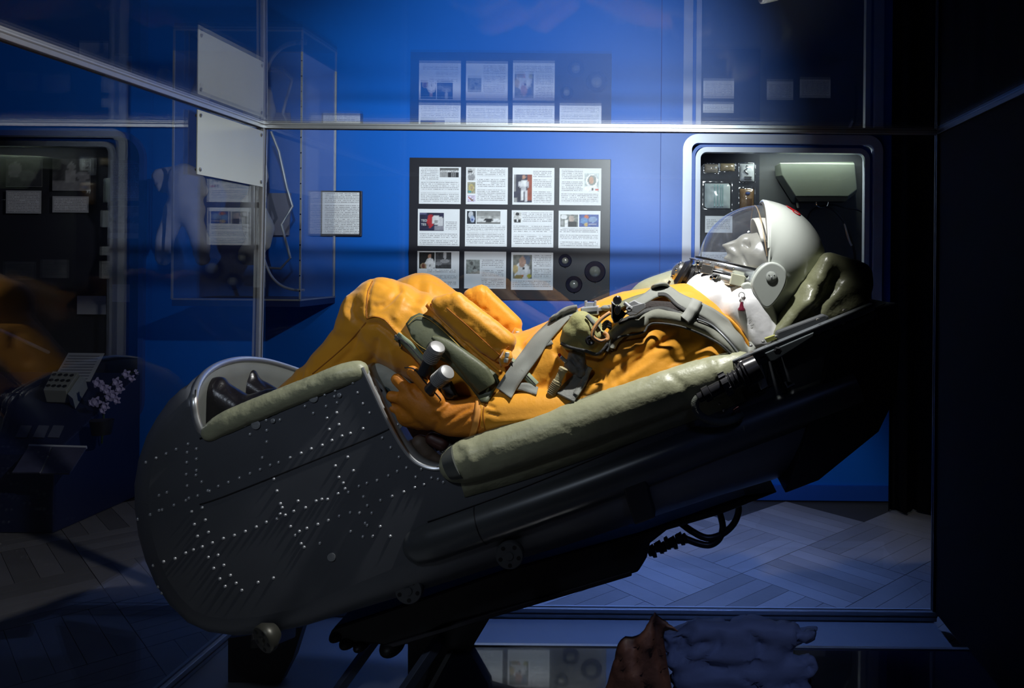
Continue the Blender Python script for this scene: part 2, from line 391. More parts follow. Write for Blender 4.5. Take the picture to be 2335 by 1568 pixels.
# niche openings in the wall: right (1) and left (2), world rectangles
def rect(px0, py0, px1, py1, d=D):
    a = P(px0, py0, d); b = P(px1, py0, d); c = P(px0, py1, d); return a.x, b.x, c.z, a.z   # x0,x1,z0,z1
N1 = rect(1557, 306, 2012, 962); N2 = rect(-190, 296, 336, 968)
def round_rect(x0, x1, z0, z1, r, y, n=8):
    out = []
    for cx, cz, a0 in ((x1-r,z1-r,0),(x0+r,z1-r,90),(x0+r,z0+r,180),(x1-r,z0+r,270)):
        for k in range(n+1):
            a = math.radians(a0+90*k/n); out.append(Vector((cx+r*math.cos(a), y, cz+r*math.sin(a))))
    return out
def hole_wall():
    bm = bmesh.new(); t = .06
    outer = [Vector((XL,D,0)),Vector((XR,D,0)),Vector((XR,D,ZC)),Vector((XL,D,ZC))]
    pts = []; edges = []
    def loop(l):
        o = len(pts); pts.extend(Vector((p.x,p.z)) for p in l); edges.extend((o+i, o+(i+1)%len(l)) for i in range(len(l)))
    loop(outer); h1 = round_rect(*N1, .075, D); h2 = round_rect(*N2, .13, D); loop(h1); loop(h2)
    v2, e2, f2, _, _, _ = delaunay_2d_cdt(pts, edges, [], 1, 1e-6)
    def inh(x, z):
        for (x0,x1,z0,z1), r in ((N1,.075),(N2,.13)):
            if x0 < x < x1 and z0 < z < z1:
                cx = min(max(x, x0+r), x1-r); cz = min(max(z, z0+r), z1-r)
                if math.hypot(x-cx, z-cz) < r: return True
        return False
    mb = MB(); fs = []
    for f in f2:
        c = sum((v2[i] for i in f), Vector((0,0)))/len(f)
        if not inh(c.x, c.y): fs.append(tuple(f))
    mb.v = [(v.x, D, v.y) for v in v2]; mb.f = fs
    o = mb.build('wall_back', blue, smooth=False); fix_dir(o); solid(o, t, -1); return struct(o)
hole_wall()
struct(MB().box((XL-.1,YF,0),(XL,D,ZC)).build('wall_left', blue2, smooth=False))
struct(MB().box((XR,YF,0),(XR+.1,D,ZC)).build('wall_right', mat('near_black_wall',(.008,.008,.014),.7), smooth=False))
struct(MB().box((XL,YF-.1,0),(XR,YF,ZC)).build('wall_front', mat('dark_wall',(.01,.012,.03),.7), smooth=False))
struct(MB().box((XL,YF,ZC),(XR,D,ZC+.1)).build('ceiling', mat('dark_ceiling',(.03,.035,.06),.8), smooth=False))
seam = P(1507,300,D).x
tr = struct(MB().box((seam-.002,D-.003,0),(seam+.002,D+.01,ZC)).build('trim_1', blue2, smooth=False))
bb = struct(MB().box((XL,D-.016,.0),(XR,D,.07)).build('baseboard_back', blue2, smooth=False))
cu0 = P(2036,300,3.6).x
vs = []; fs = []; nn_ = 90
for i in range(nn_+1):
    x = cu0+(XR-.02-cu0)*i/nn_; y = 3.62+.03*math.sin(i*.9)+.012*math.sin(i*2.3)
    vs += [(x,y,.01),(x,y,ZC-.05)]
fs = [(2*i,2*i+2,2*i+3,2*i+1) for i in range(nn_)]
cu = MB().add(vs, fs).build('added_curtain', mat('added_curtain_cloth',(.006,.006,.008),.95,spec=.1), auto=False); solid(cu, .004)  # added black sheet that makes the right side dark
tag(cu, 'added floor-length black curtain darkening the right side, right of the niche', 'curtain')
# floor: parquet squares set diagonally, each of staves laid one way, beside its neighbour turned a quarter
fl = struct(MB().box((XL,YF,-.06),(XR,D,-.008)).build('floor', mat('floor_screed',(.01,.01,.012),.9), smooth=False))
wood = [mat('parquet_wood_%s'%n, c, .34, bump=.0003, bscale=60, vary=.25, vscale=7) for n, c in (('pale',(.20,.19,.185)),('mid',(.165,.155,.15)),('dark',(.13,.122,.115)))]
TS = .42; nst = 6; sw = TS/nst
stave = {}
for k in range(3):
    for q in range(2):
        me = bpy.data.meshes.new('parquet_stave'); hx, hy = (TS/2-.0016, sw/2-.0008) if q == 0 else (sw/2-.0008, TS/2-.0016)
        c45 = math.cos(math.radians(45)); vs = []
        for z in (-.008, 0):
            for (x, y) in ((-hx,-hy),(hx,-hy),(hx,hy),(-hx,hy)): vs.append(((x-y)*c45, (x+y)*c45, z))
        me.from_pydata(vs, [], [(4,5,6,7),(0,1,5,4),(1,2,6,5),(2,3,7,6),(3,0,4,7)]); me.materials.append(wood[k]); stave[k,q] = me
cnt = 0
near = []; rest = MB()
for i in range(-14, 15):
    for j in range(-14, 15):
        cx = .3+(i-j)*TS*c45; cy = 2.6+(i+j)*TS*c45
        if not (XL+.3 < cx < XR-.3 and YF+.3 < cy < D-.02+.28): continue
        q = (i+j)%2
        for s in range(nst):
            o_ = (s+.5)*sw-TS/2; ox, oy = ((-o_)*c45, o_*c45) if q == 0 else (o_*c45, o_*c45)
            x, y = cx+ox, cy+oy; e = .15
            if y > D-.02-e or y < .4: continue
            px = PX0+x*F/y; py = PY0+EYE*F/y
            vis = (1150 < px < 2000 and 1090 < py < 1400) or (0 < px < 480 and 1120 < py < 1430)
            near.append((not vis, x, y, q, random.choice((0,1,1,2))))
near.sort(key=lambda t: t[0])
for nn, (nv, x, y, q, k) in enumerate(near):
    if not nv and nn < 300:
        o = bpy.data.objects.new('parquet_stave', stave[k,q]); COL.objects.link(o); o.location = (x,y,0); link(o, fl)
        o.matrix_parent_inverse = Matrix()
    else:
        me = stave[k,q]; rest.add([v.co+Vector((x,y,0)) for v in me.vertices], [tuple(p.vertices) for p in me.polygons])
r_ = rest.build('distant_parquet', wood[1], fl, smooth=False); r_['kind'] = 'stuff'

# ================================================================== GLASS CASE
cx0, cx1, cy0, cy1, cz0, cz1 = -1.234, .85, 1.12, 2.45, .05, 1.538
case = thing('display_case', ((cx0+cx1)/2, (cy0+cy1)/2, 0), 'large glass display case with grey metal edge profiles enclosing the ejection seat', 'display case')
def rail(a, b, name='edge_profile', m=alu, s=.024):
    a = Vector(a); b = Vector(b); d = (b-a).normalized()
    mb = MB().bar(a, b, s, s*.98)
    o = mb.build(name, m, case, smooth=False, bevel=.0015)
    g = MB(); up = Vector((0,0,1)) if abs(d.z) < .5 else Vector((0,1,0)); sd = d.cross(up).normalized(); u = sd.cross(d)
    for sgn in (-1,1):
        for w_ in (sd, u):
            g.bar(a+w_*sgn*s*.5, b+w_*sgn*s*.5, s*.12, s*.12, up=up)
    g.build('profile_groove', mat('groove_shadow_plastic',(.05,.05,.055),.5), o, smooth=False)
    return o
rail((cx0,cy1,cz1),(cx1,cy1,cz1)); rail((cx0,cy0,cz1),(cx0,cy1,cz1)); rail((cx1,cy0,cz1),(cx1,cy1,cz1),'edge_profile',black_p); rail((cx0,cy0,cz1),(cx1,cy0,cz1))  # right top rail coloured black to stand in for shade
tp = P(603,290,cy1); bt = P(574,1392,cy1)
rail((cx0,cy1,cz1),(bt.x,cy1,cz0+.01), 'corner_post', alu_d); rail((cx1,cy1,cz1),(cx1,cy1,cz0), 'corner_post', black_p)  # back right post blackened, shade put into its colour
rail((cx1,cy0,cz1),(cx1,cy0,cz0), 'corner_post', black_p); rail((cx0,cy0,cz1),(cx0,cy0,cz0), 'corner_post', alu_d)  # front right post takes the same black in place of shade
for a, b in (((cx0,cy1,cz0),(cx1,cy1,cz0)), ((cx0,cy0,cz0),(cx0,cy1,cz0)), ((cx0,cy0,cz0),(cx1,cy0,cz0))): rail(a, b, 'base_profile', alu_d, .03)
g = .013
MB().box((cx0+g,cy1-.003,cz0+g),(cx1-g,cy1+.003,cz1-g)).build('glass_pane', glass, case, smooth=False)
MB().box((cx0-.003,cy0+g,cz0+g),(cx0+.003,cy1-g,cz1-g)).build('glass_pane', glass, case, smooth=False)
MB().box((cx1-.004,cy0+g,cz0+g),(cx1+.004,cy1-g,cz1-g)).build('added_dark_board', mat('added_dark_board',(.008,.008,.010),.8,spec=.1), case, smooth=False)  # opaque board added instead of glass to keep the right side dark
MB().box((cx0+g,cy0-.003,cz0+g),(cx1-g,cy0+.003,cz1-g)).build('glass_pane', glass, case, smooth=False)
MB().box((cx0+g,cy0+g,cz1-.003),(cx1-g,cy1-g,cz1+.003)).build('glass_top', glass, case, smooth=False)
MB().box((cx0+.01,cy0+.01,.004),(cx1-.01,cy1-.01,.035)).build('base_board', mat('grey_base_laminate',(.22,.24,.27),.35), case, smooth=False)
# glossy black slab with a bright edge under the seat, mirrors the wall panel
slabx0 = P(1040,1500,2.05).x
slab = thing('glossy_plinth', (.1,1.6,.036), 'low glossy black plinth with a bright aluminium edge on the case floor', 'plinth')
MB().box((slabx0,cy0+.06,.036),(cx1-.05,2.05,.134)).build('plinth_body', mat('mirror_black_laminate',(.012,.014,.03),.03,spec=1.0,coat=1.0), slab, smooth=False)
MB().box((slabx0-.004,2.05,.118),(cx1-.05,2.062,.137)).build('edge_strip', alu, slab, smooth=False)
MB().box((slabx0-.012,cy0+.06,.118),(slabx0,2.062,.137)).build('edge_strip', alu, slab, smooth=False)
# white plate hanging on the left pane
pl = thing('acrylic_plate', (cx0+.01, 2.25, 1.35), 'blank white rectangular plate screwed to the left glass pane of the case', 'plate')
y0, y1, z0, z1 = 2.083, 2.425, 1.345, 1.515
MB().box((cx0+.012,y0,z0),(cx0+.016,y1,z1)).build('plate_sheet', mat('milky_white_plate',(.50,.56,.56),.25,vary=.05,vscale=8), pl, smooth=False, bevel=.001)
for yy in (y0+.012, y1-.012):
    for zz in (z0+.014, z1-.014):
        MB().lathe((cx0+.004,yy,zz), (1,0,0), [(0,.0035),(.012,.0035),(.012,.0055),(.0145,.005),(.016,.001)], 12).build('screw', steel, pl)

# ================================================================== INFORMATION BOARD WITH SHEETS
bx0, bx1, bz0, bz1 = rect(936,360,1393,681)
tag(MB().box((bx0,D-.014,bz0),(bx1,D-.0005,bz1)).build('notice_board', black_p, smooth=False, bevel=.001), 'large black rectangular information board on the blue wall behind the case', 'notice board')
def px_m(v, d=D): return v*d/F
def picture(parent, cx, cz, w_, h_, y, shapes, base, n=20, noise_a=.15, name='photograph', gray=True):
    nx = max(6, int(n*w_/max(w_,h_))); nz = max(6, int(n*h_/max(w_,h_)))
    vs = []; cols = []; se = random.random()*50
    for j in range(nz+1):
        for i in range(nx+1):
            u = i/nx; v = 1-j/nz; c = list(base)
            nn = noise.noise(Vector((u*7+se, v*7, se)))+.5*noise.noise(Vector((u*19, v*19+se, 3)))
            c = [max(0,k*(1+nn*noise_a*4)) for k in c]
            for s in shapes:
                if s[0] == 'e': ins = ((u-s[1])/s[3])**2+((v-s[2])/s[4])**2 < 1
                else: ins = s[1] <= u <= s[3] and s[2] <= v <= s[4]
                if ins: c = [max(0,k*(1+nn*noise_a*2)) for k in s[5]]
            vs.append((cx+(u-.5)*w_, y, cz+(.5-v)*h_)); cols.append((*[min(1,k) for k in c],1))
    fs = [(j*(nx+1)+i, j*(nx+1)+i+1, (j+1)*(nx+1)+i+1, (j+1)*(nx+1)+i) for j in range(nz) for i in range(nx)]
    me = bpy.data.meshes.new(name); me.from_pydata(vs, [], fs); ca = me.color_attributes.new('Col','FLOAT_COLOR','POINT')
    ca.data.foreach_set('color', [k for c in cols for k in c]); me.materials.append(vcol_mat())
    o = bpy.data.objects.new(name, me); COL.objects.link(o); fix_dir(o); solid(o, .0004, -1); link(o, parent); return o
K = (.02,.02,.025); W_ = (.72,.72,.74); G1 = (.3,.3,.31); SK = (.45,.25,.17); BL = (.03,.05,.2); OR = (.5,.12,.03)
def suit(x=.5, c=W_, f=SK, bgc=None):
    return [('e',x,.85,.36,.38,c),('e',x,.36,.24,.24,c),('e',x,.38,.14,.17,f),('r',x-.06,.7,x+.06,.76,G1)]
PIC = {
 'group': (G1, [('r',0,0,1,.25,(.12,.12,.12))]+[('e',.08+.1*i,.36+.02*(i%2),.04,.1,W_) for i in range(10)]+[('r',.04+.1*i,.5,.11+.1*i,1,K if i > 3 else (.35,.35,.36)) for i in range(10)]),
 'capman': ((.6,.6,.62), [('e',.35,.3,.3,.22,G1),('r',.1,.25,.6,.32,K),('e',.5,.75,.4,.3,(.3,.3,.32)),('e',.35,.5,.2,.12,(.5,.5,.52))]),
 'mosaic': ((.35,.33,.25), [('e',.5,.5,.33,.33,(.5,.42,.18)),('e',.55,.5,.16,.18,(.4,.3,.2)),('r',.1,.75,.5,.95,(.1,.32,.35))]),
 'launch': ((.62,.55,.72), [('r',.1,.2,.2,.4,OR),('r',.2,.35,.35,.55,OR),('r',.35,.5,.5,.7,(.2,.1,.06)),('r',.5,.65,.7,.85,(.2,.1,.06)),('r',.7,.3,.75,1,G1)]),
 'silver': ((.03,.03,.06), [('r',.0,.0,.12,.6,G1),('r',.72,.0,1,.95,(.30,.06,.03)),('e',.55,.1,.1,.08,SK),('r',.36,.2,.74,.45,W_),('e',.34,.35,.08,.12,(.6,.6,.65)),('e',.76,.35,.06,.12,(.5,.5,.55)),('r',.4,.42,.7,.6,(.5,.5,.55)),('r',.38,.58,.52,.95,W_),('r',.58,.58,.72,.98,(.6,.6,.64)),('r',.0,.85,.2,1,G1)]),
 'helmetman': ((.45,.5,.5), [('e',.5,.4,.4,.34,(.75,.75,.78)),('e',.52,.38,.3,.28,(.2,.22,.2)),('e',.48,.38,.16,.2,SK),('e',.45,.9,.5,.26,W_),('r',.75,.82,.98,.92,(.5,.06,.04)),('r',.5,.8,.62,.95,K)]),
 'docking': ((.015,.015,.05), [('r',.0,.0,.3,.1,(.1,.1,.2)),('e',.45,.45,.14,.38,(.4,.02,.03)),('e',.7,.4,.2,.26,W_),('e',.88,.6,.12,.4,(.6,.6,.64)),('r',.6,.75,1,.98,(.25,.25,.3)),('e',.68,.5,.08,.12,G1)]),
 'ship': ((.02,.025,.04), [('e',.45,.3,.28,.3,(.5,.52,.58)),('e',.62,.62,.26,.28,(.35,.42,.6)),('e',.6,.68,.12,.1,(.05,.08,.3))]),
 'crash': ((.42,.42,.42), [('r',.0,.0,1,.4,(.28,.28,.28)),('e',.2,.75,.2,.2,W_),('e',.82,.75,.16,.16,W_),('e',.5,.7,.2,.14,K),('r',.0,.88,1,1,(.15,.15,.15))]),
 'tieman': ((.62,.62,.62), [('e',.5,.4,.2,.26,(.5,.5,.5)),('e',.5,.2,.24,.16,K),('r',.1,.72,.9,1,K),('r',.42,.68,.58,.95,W_)]),
 'cabin': ((.2,.21,.2), [('e',.62,.35,.16,.25,(.45,.36,.32)),('r',.4,.6,.95,1,K),('r',.25,.45,.42,1,W_),('e',.2,.2,.2,.2,W_),('e',.1,.7,.08,.2,G1)]),
 'spacepainting': ((.04,.08,.30), [('e',.38,.2,.12,.16,OR),('e',.25,.5,.2,.25,(.12,.25,.5)),('e',.7,.4,.22,.25,(.2,.3,.5)),('e',.35,.82,.1,.14,(.5,.35,.12)),('r',.5,.75,.9,.85,(.4,.4,.5))]),
 'darksuit': ((.015,.015,.015), [('e',.68,.25,.1,.16,SK),('e',.7,.75,.32,.4,W_),('e',.28,.85,.2,.2,(.35,.25,.15)),('e',.28,.85,.12,.13,(.15,.05,.03)),('r',.66,.75,.72,.9,K)]),
 'moonwork': ((.05,.05,.055), [('r',.0,.45,1,.75,(.12,.12,.13)),('e',.6,.2,.1,.25,(.5,.5,.52)),('e',.6,.55,.3,.12,(.35,.35,.37)),('e',.2,.7,.2,.12,(.25,.25,.27))]),
 'moon': ((.25,.27,.26), [('e',.4,.25,.12,.12,(.1,.1,.1)),('e',.62,.6,.1,.15,(.08,.08,.08)),('e',.7,.75,.16,.1,(.4,.42,.42))]),
 'oldman': ((.2,.2,.18), [('e',.7,.2,.22,.2,(.12,.15,.22)),('e',.48,.72,.42,.42,W_),('e',.48,.3,.18,.22,(.42,.26,.2)),('e',.12,.6,.14,.18,(.55,.42,.2)),('e',.85,.88,.1,.1,(.5,.45,.05)),('r',.47,.82,.56,.95,OR),('r',.48,.52,.6,.6,K),('e',.3,.95,.2,.12,(.35,.25,.08))]),
}
sheets = [ # x, y, w, h, label, pictures (px), text blocks (px)
 (956,380,95,84,'white text sheet with group photo top right, top left corner of the board',[('group',1003,383,43,21)],[(960,384,40,26),(960,412,86,20),(960,439,86,20)]),
 (1063,381,95,84,'white sheet with three small pictures stacked at left, second in the top row',[('capman',1066,383,18,28),('mosaic',1066,415,18,26),('launch',1066,445,18,15)],[(1088,385,64,16),(1088,408,64,18),(1088,432,64,26)]),
 (1169,382,95,84,'white sheet with tall photo of figure in silver suit, third in the top row',[('silver',1172,398,41,63)],[(1216,388,42,16),(1216,408,42,20),(1216,435,42,26)]),
 (1276,383,95,84,'white sheet with portrait of person in open helmet, top right corner of the board',[('helmetman',1333,395,33,42)],[(1281,387,48,22),(1281,413,48,22),(1280,441,84,20)]),
 (953,476,95,84,'white sheet with dark photo of red and white figures, left of the middle row',[('docking',957,485,55,41)],[(1016,503,26,22),(957,530,86,12),(957,545,86,12)]),
 (1061,477,95,84,'white sheet with upright spacecraft photo and wide wreck photo, second in the middle row',[('ship',1065,481,20,29),('crash',1087,481,54,29)],[(1064,514,88,12),(1064,530,86,12),(1064,545,86,11)]),
 (1167,479,95,84,'white sheet with tiny portrait of person in tie, third in the middle row',[('tieman',1171,483,18,24)],[(1191,484,68,22),(1171,512,88,18),(1171,535,86,22)]),
 (1274,480,95,85,'white sheet with cabin photo beside blue painting, right end of the middle row',[('cabin',1278,489,40,28),('spacepainting',1321,489,44,28)],[(1277,520,86,10),(1277,534,86,10),(1277,549,86,11)]),
 (952,572,95,84,'white sheet with two dark photos side by side, bottom left half behind orange knee',[('darksuit',956,575,35,37),('moonwork',993,575,36,37)],[(975,613,66,8),(990,627,52,8),(960,640,80,10)]),
 (1059,573,95,84,'white sheet with square grey moon photo, second in the bottom row',[('moon',1063,592,31,32)],[(1098,592,50,18),(1098,614,50,16),(1098,634,50,20)]),
 (1166,575,95,85,'white sheet with photo of person in white suit with fruit, third in the bottom row',[('oldman',1170,581,43,54)],[(1217,580,40,28),(1217,611,40,22),(1169,639,88,16)]),
]
def sheet(px, py, w_, h_, label, pics, texts, off=.014, d=D, group='text sheets on the black board', name='information_sheet', pm=paper):
    a = P(px, py, d-off-.001); W2, H2 = px_m(w_,d), px_m(h_,d)
    t = thing(name, (a.x+W2/2, a.y, a.z-H2), label, 'sheet', group)
    MB().box((a.x,a.y-.0006,a.z-H2),(a.x+W2,a.y+.0009,a.z)).build('paper', pm, t, smooth=False)
    for (q,x,y,ww,hh) in pics:
        c = P(x+ww/2, y+hh/2, d-off-.001); s, b = PIC[q][1], PIC[q][0]
        picture(t, c.x, c.z, px_m(ww,d), px_m(hh,d), a.y-.0011, s, b, n=22)
    for (x,y,ww,hh) in texts:
        p = P(x, y, d-off-.001)
        MB().box((p.x,a.y-.001,p.z-px_m(hh,d)),(p.x+px_m(ww,d),a.y-.0006,p.z)).build('printed_text', text_mat(), t, smooth=False)
    return t
for s in sheets: sheet(*s)
# letters readable on the docking picture
def letters(txt, loc, size, m, parent, ext=.0002, name='lettering'):
    c = bpy.data.curves.new(name,'FONT'); c.body = txt; c.size = size; c.extrude = ext
    o = bpy.data.objects.new('t', c); COL.objects.link(o); dg = bpy.context.evaluated_depsgraph_get(); me = bpy.data.meshes.new_from_object(o.evaluated_get(dg)); bpy.data.objects.remove(o)
    me.transform(Matrix.Translation(loc)@Matrix.Rotation(math.radians(90),4,'X')); me.materials.clear(); me.materials.append(m); me.name = name
    q = bpy.data.objects.new(name, me); COL.objects.link(q); link(q, parent); return q
dock = [o for o in COL.objects if o.get('label') == sheets[4][4]][0]
for t_, x, y in (('TED',960,505),('TES',960,514)): letters(t_, P(x,y,D-.0175), .016, paper, dock)
# domed lenses
for (x, y, r, lb) in ((1289,594,15,'small round domed lens beside the last bottom row sheet, leftmost of three'),(1357,619,24,'largest round domed lens at the right edge of the black board'),(1309,648,19,'middle sized domed lens below the other two, bottom right of the black board')):
    c = P(x, y, D-.014); R = px_m(r); t = thing('domed_lens', c, lb, 'lens', 'domed lenses on the black board')
    MB().lathe(c, (0,-1,0), [(0,R),(.006,R),(.010,R*.93),(.009,R*.80),(.005,R*.74),(.004,R*.3)], 40).build('black_ring', mat('gloss_black_ring',(.012,.013,.03),.15), t)
    MB().lathe(c+Vector((0,-.003,0)), (0,-1,0), [(0,R*.55)]+[(R*.45*math.sin(a), R*.55*math.cos(a)) for a in [math.pi/2*k/8 for k in range(1,9)]], 32).build('glass_bulb', mat('smoky_glass_bulb',(.20,.20,.17),.08,spec=1,bump=.001,bscale=80,vary=.4,vscale=60), t)
    MB().lathe(P(x,y+r+1.5,D-.014), (0,-1,0), [(0,.003),(.002,.003),(.004,.001)], 10).build('pin', chrome, t)
# framed sheet
f0 = rect(735,435,827,538)
t = thing('framed_notice', ((f0[0]+f0[1])/2, D, f0[2]), 'small black-framed text notice alone on the blue wall left of the board', 'notice')
MB().box((f0[0],D-.016,f0[2]),(f0[1],D-.0005,f0[3])).build('frame', black_p, t, smooth=False, bevel=.001)
MB().box((f0[0]+.008,D-.0175,f0[2]+.01),(f0[1]-.009,D-.016,f0[3]-.008)).build('paper', paper, t, smooth=False)
for (y_, h_) in ((440,22),(466,30),(498,34)):
    a = P(741,y_,D-.018); MB().box((a.x,a.y-.0005,a.z-px_m(h_)),(a.x+px_m(78),a.y+.0004,a.z)).build('printed_text', text_mat(), t, smooth=False)

# ================================================================== RIGHT NICHE
def frame_ring(rc, r, t, y0, y1, name, m, parent=None, n=8):
    a = round_rect(*rc, r, 0, n); x0,x1,z0,z1 = rc; b = round_rect(x0+t,x1-t,z0+t,z1-t, max(r-t,.01), 0, n); k = len(a)
    vs = [Vector((p.x,y0,p.z)) for p in a]+[Vector((p.x,y0,p.z)) for p in b]+[Vector((p.x,y1,p.z)) for p in a]+[Vector((p.x,y1,p.z)) for p in b]
    fs = []
    for i in range(k):
        j = (i+1)%k; fs += [(i,j,k+j,k+i),(2*k+i,3*k+i,3*k+j,2*k+j),(i,2*k+i,2*k+j,j),(k+i,k+j,3*k+j,3*k+i)]
    o = MB().add(vs, fs).build(name, m, parent, smooth=False, bevel=.001); return o
white_f = mat('white_frame_paint', (.62,.66,.80), .3)
wn = struct(frame_ring(N1, .075, px_m(21), D-.02, D+.03, 'trim_2', white_f))
def shrink(rc, t): return (rc[0]+t, rc[1]-t, rc[2]+t, rc[3]-t)
frame_ring(shrink(N1, px_m(21)), .06, px_m(8), D+.006, D+.03, 'trim_3', blue)['kind'] = 'structure'
frame_ring(shrink(N1, px_m(29)), .055, px_m(12), D-.014, D+.03, 'trim_4', white_f)['kind'] = 'structure'
DN = 4.02
def niche(rc, depth, m, nm):
    x0,x1,z0,z1 = rc; y0, y1 = D+.03, depth; mb = MB()
    mb.box((x0-.03,y1,z0-.03),(x1+.03,y1+.02,z1+.03)); mb.box((x0-.03,y0,z0-.03),(x0-.005,y1,z1+.03)); mb.box((x1+.005,y0,z0-.03),(x1+.03,y1,z1+.03))
    mb.box((x0-.03,y0,z1+.005),(x1+.03,y1,z1+.03)); mb.box((x0-.03,y0,z0-.03),(x1+.03,y1,z0-.005)); return struct(mb.build(nm, m, smooth=False))
dgrey = mat('dark_grey_niche_paint', (.085,.088,.088), .6)
niche(N1, DN+.02, dgrey, 'wall_niche_right')
DB = DN-.01
def nrect(a, b, c, d, dd): return rect(a, b, c, d, dd)
q = nrect(1596,330,1732,720,DB)
tag(MB().box((q[0],DB-.006,q[2]),(q[1],DB+.008,q[3])).build('pinboard', mat('navy_black_board',(.010,.012,.022),.6), smooth=False), 'narrow black mounting board at the left side of the right wall niche', 'board')
packs = [(1607,374,30,20,'small clear packet half under the niche edge, top left of the pinboard',(.35,.30,.24)),(1643,372,32,18,'small beige sachet in clear wrap, top middle of the pinboard',(.42,.33,.2)),
 (1687,373,33,40,'white sachet with black printed squiggle, top right of the pinboard',(.62,.64,.66)),(1607,418,58,56,'large square clear packet with pale striped cloth on the pinboard',(.60,.68,.68)),(1687,430,32,50,'brown cardboard packet in crinkled film right of the striped packet',(.26,.15,.07))]
for (x,y,ww,hh,lb,c) in packs:
    a = P(x,y,DB-.008); W2 = px_m(ww,DB); H2 = px_m(hh,DB)
    t = thing('wrapped_packet', (a.x+W2/2,a.y,a.z-H2), lb, 'packet', 'wrapped packets on the niche pinboard')
    mb = MB(); n = 14; vs = []; fs = []
    for s in (0,1):
        for j in range(n+1):
            for i in range(n+1):
                u = i/n; v = j/n; e = (16*u*(1-u)*v*(1-v))**.45
                vs.append((a.x+u*W2, a.y-(e*.016+.004*noise.noise(Vector((u*5+x,v*5,1)))*e)*(1-s)+.0, a.z-v*H2))
    for s in (0,1):
        for j in range(n):
            for i in range(n):
                k = s*(n+1)**2+j*(n+1)+i; f = (k,k+1,k+n+2,k+n+1); fs.append(f if s == 0 else f[::-1])
    mb.add(vs, fs); mb.build('contents', mat('packet_%d_%d'%(x,y), c, .5, vary=.2, vscale=30), t)
    shapes = []
    if ww == 58:
        for k, xx in enumerate((.38,.5,.62,.7)): MB().box((a.x+W2*xx-.003,a.y-.019,a.z-H2*.94),(a.x+W2*xx+.003,a.y-.013,a.z-H2*.06)).build('stripe', mat('pale_green_stripe',(.30,.46,.46),.6), t, smooth=False)
    if hh == 50:
        for k in range(4): MB().box((a.x+W2*(.5+.1*k),a.y-.018,a.z-H2*.85),(a.x+W2*(.54+.1*k),a.y-.012,a.z-H2*.45)).build('printed_mark', mat('dark_brown_print',(.10,.04,.02),.6), t, smooth=False)
        MB().ell((a.x+W2*.55,a.y-.016,a.z-H2*.22),(.012,.003,.008),12,8).build('printed_mark', mat('blue_print',(.06,.1,.3),.5), t)
    if hh == 40:
        MB().tube([P(x+ww*.45+5*math.sin(k*1.5),y+4+k*4,DB-.026) for k in range(6)], .0028, 6).build('printed_squiggle', blackp, t)
        for k in range(3): MB().box((a.x+W2*.3,a.y-.018,a.z-H2*(.75+.07*k)),(a.x+W2*.8,a.y-.012,a.z-H2*(.78+.07*k))).build('printed_line', blackp, t, smooth=False)
    # clear crinkled film
    mb = MB(); vs = []; fs = []; n = 16
    for j in range(n+1):
        for i in range(n+1):
            u = i/n*1.16-.08; v = j/n*1.16-.08; e = max(0,16*u*(1-u)*v*(1-v))**.5 if 0 < u < 1 and 0 < v < 1 else 0
            vs.append((a.x+u*W2, a.y-.004-e*.020-.004*abs(noise.noise(Vector((u*9,v*9,x)))), a.z-v*H2))
    for j in range(n):
        for i in range(n): k = j*(n+1)+i; fs.append((k,k+1,k+n+2,k+n+1))
    o = mb.add(vs, fs).build('clear_film', glass_mat('clear_film_plastic',(.97,.97,.97),f0=.10,rough=.12), t, auto=False)
# label under the packets
sheet(1608,492,62,38,'white label card below the striped packet inside the right niche',[],[(1611,499,54,24)],off=.008,d=DB,group='cards in the right niche',name='label_card')
# cards low in the niche, seen again in the glass top
for (x,y,ww,hh,lb) in ((1600,607,70,40,'label card behind the helmet, left of the cards low in the right niche'),(1745,606,60,42,'label card behind the helmet, middle of the cards low in the right niche'),(1820,612,70,42,'label card beside the headrest cushion low in the right niche'),(1600,574,70,20,'slim label card behind the visor in the right niche')):
    sheet(x,y,ww,hh,lb,[],[(x+4,y+5,ww-8,hh-10)],off=.008,d=DB,group='cards in the right niche',name='label_card')
# hooded box
t = thing('wall_device', P(1860,470,DB), 'grey-green six-sided metal box hung high in the right niche above the helmet', 'box')
front = [(1778,371),(1949,373),(1955,432),(1934,448),(1814,448),(1783,400)]
back = [(1766,378),(1946,368),(1953,440),(1925,462),(1806,462),(1768,402)]
fr = [P(x,y,DB-.11) for x,y in front]; bk = [P(x,y,DB-.0) for x,y in back]
mb = MB().add(fr+bk, [tuple(range(6)), tuple(range(6,12))[::-1]]+[(i,(i+1)%6,6+(i+1)%6,6+i) for i in range(6)])
mb.build('housing', mat('grey_green_enamel',(.20,.225,.18),.45), t, smooth=False, bevel=.004)
MB().prism([P(x,y,DB-.113) for x,y in ((1814,449),(1934,449),(1928,459),(1822,459))], Vector((0,.10,0))).build('underside_rail', hulld, t, smooth=False)
MB().tube(smoothpath(PP([(1862,452),(1862,466),(1870,472),(1884,470),(1888,460)],DB-.06),6), .004, 8).build('hook', chrome, t)
MB().tube(smoothpath(PP([(1818,462),(1820,474)],DB-.05),4), .006, 8).build('toggle', cream, t)
tag(MB().tube(smoothpath(PP([(1840,505),(1850,482),(1870,472),(1895,476),(1920,500),(1940,540),(1950,590),(1948,640)],DB-.02),8), .006, 8).build('hanging_cable', rubber), 'black cable arching below the grey-green box in the niche', 'cable')
tag(MB().tube(smoothpath(PP([(1872,470),(1900,468),(1930,474),(1960,480),(1985,500)],DB-.02),8), .0045, 8).build('hanging_cable', rubber), 'thin black cable running right from the hook under the grey-green box', 'cable')
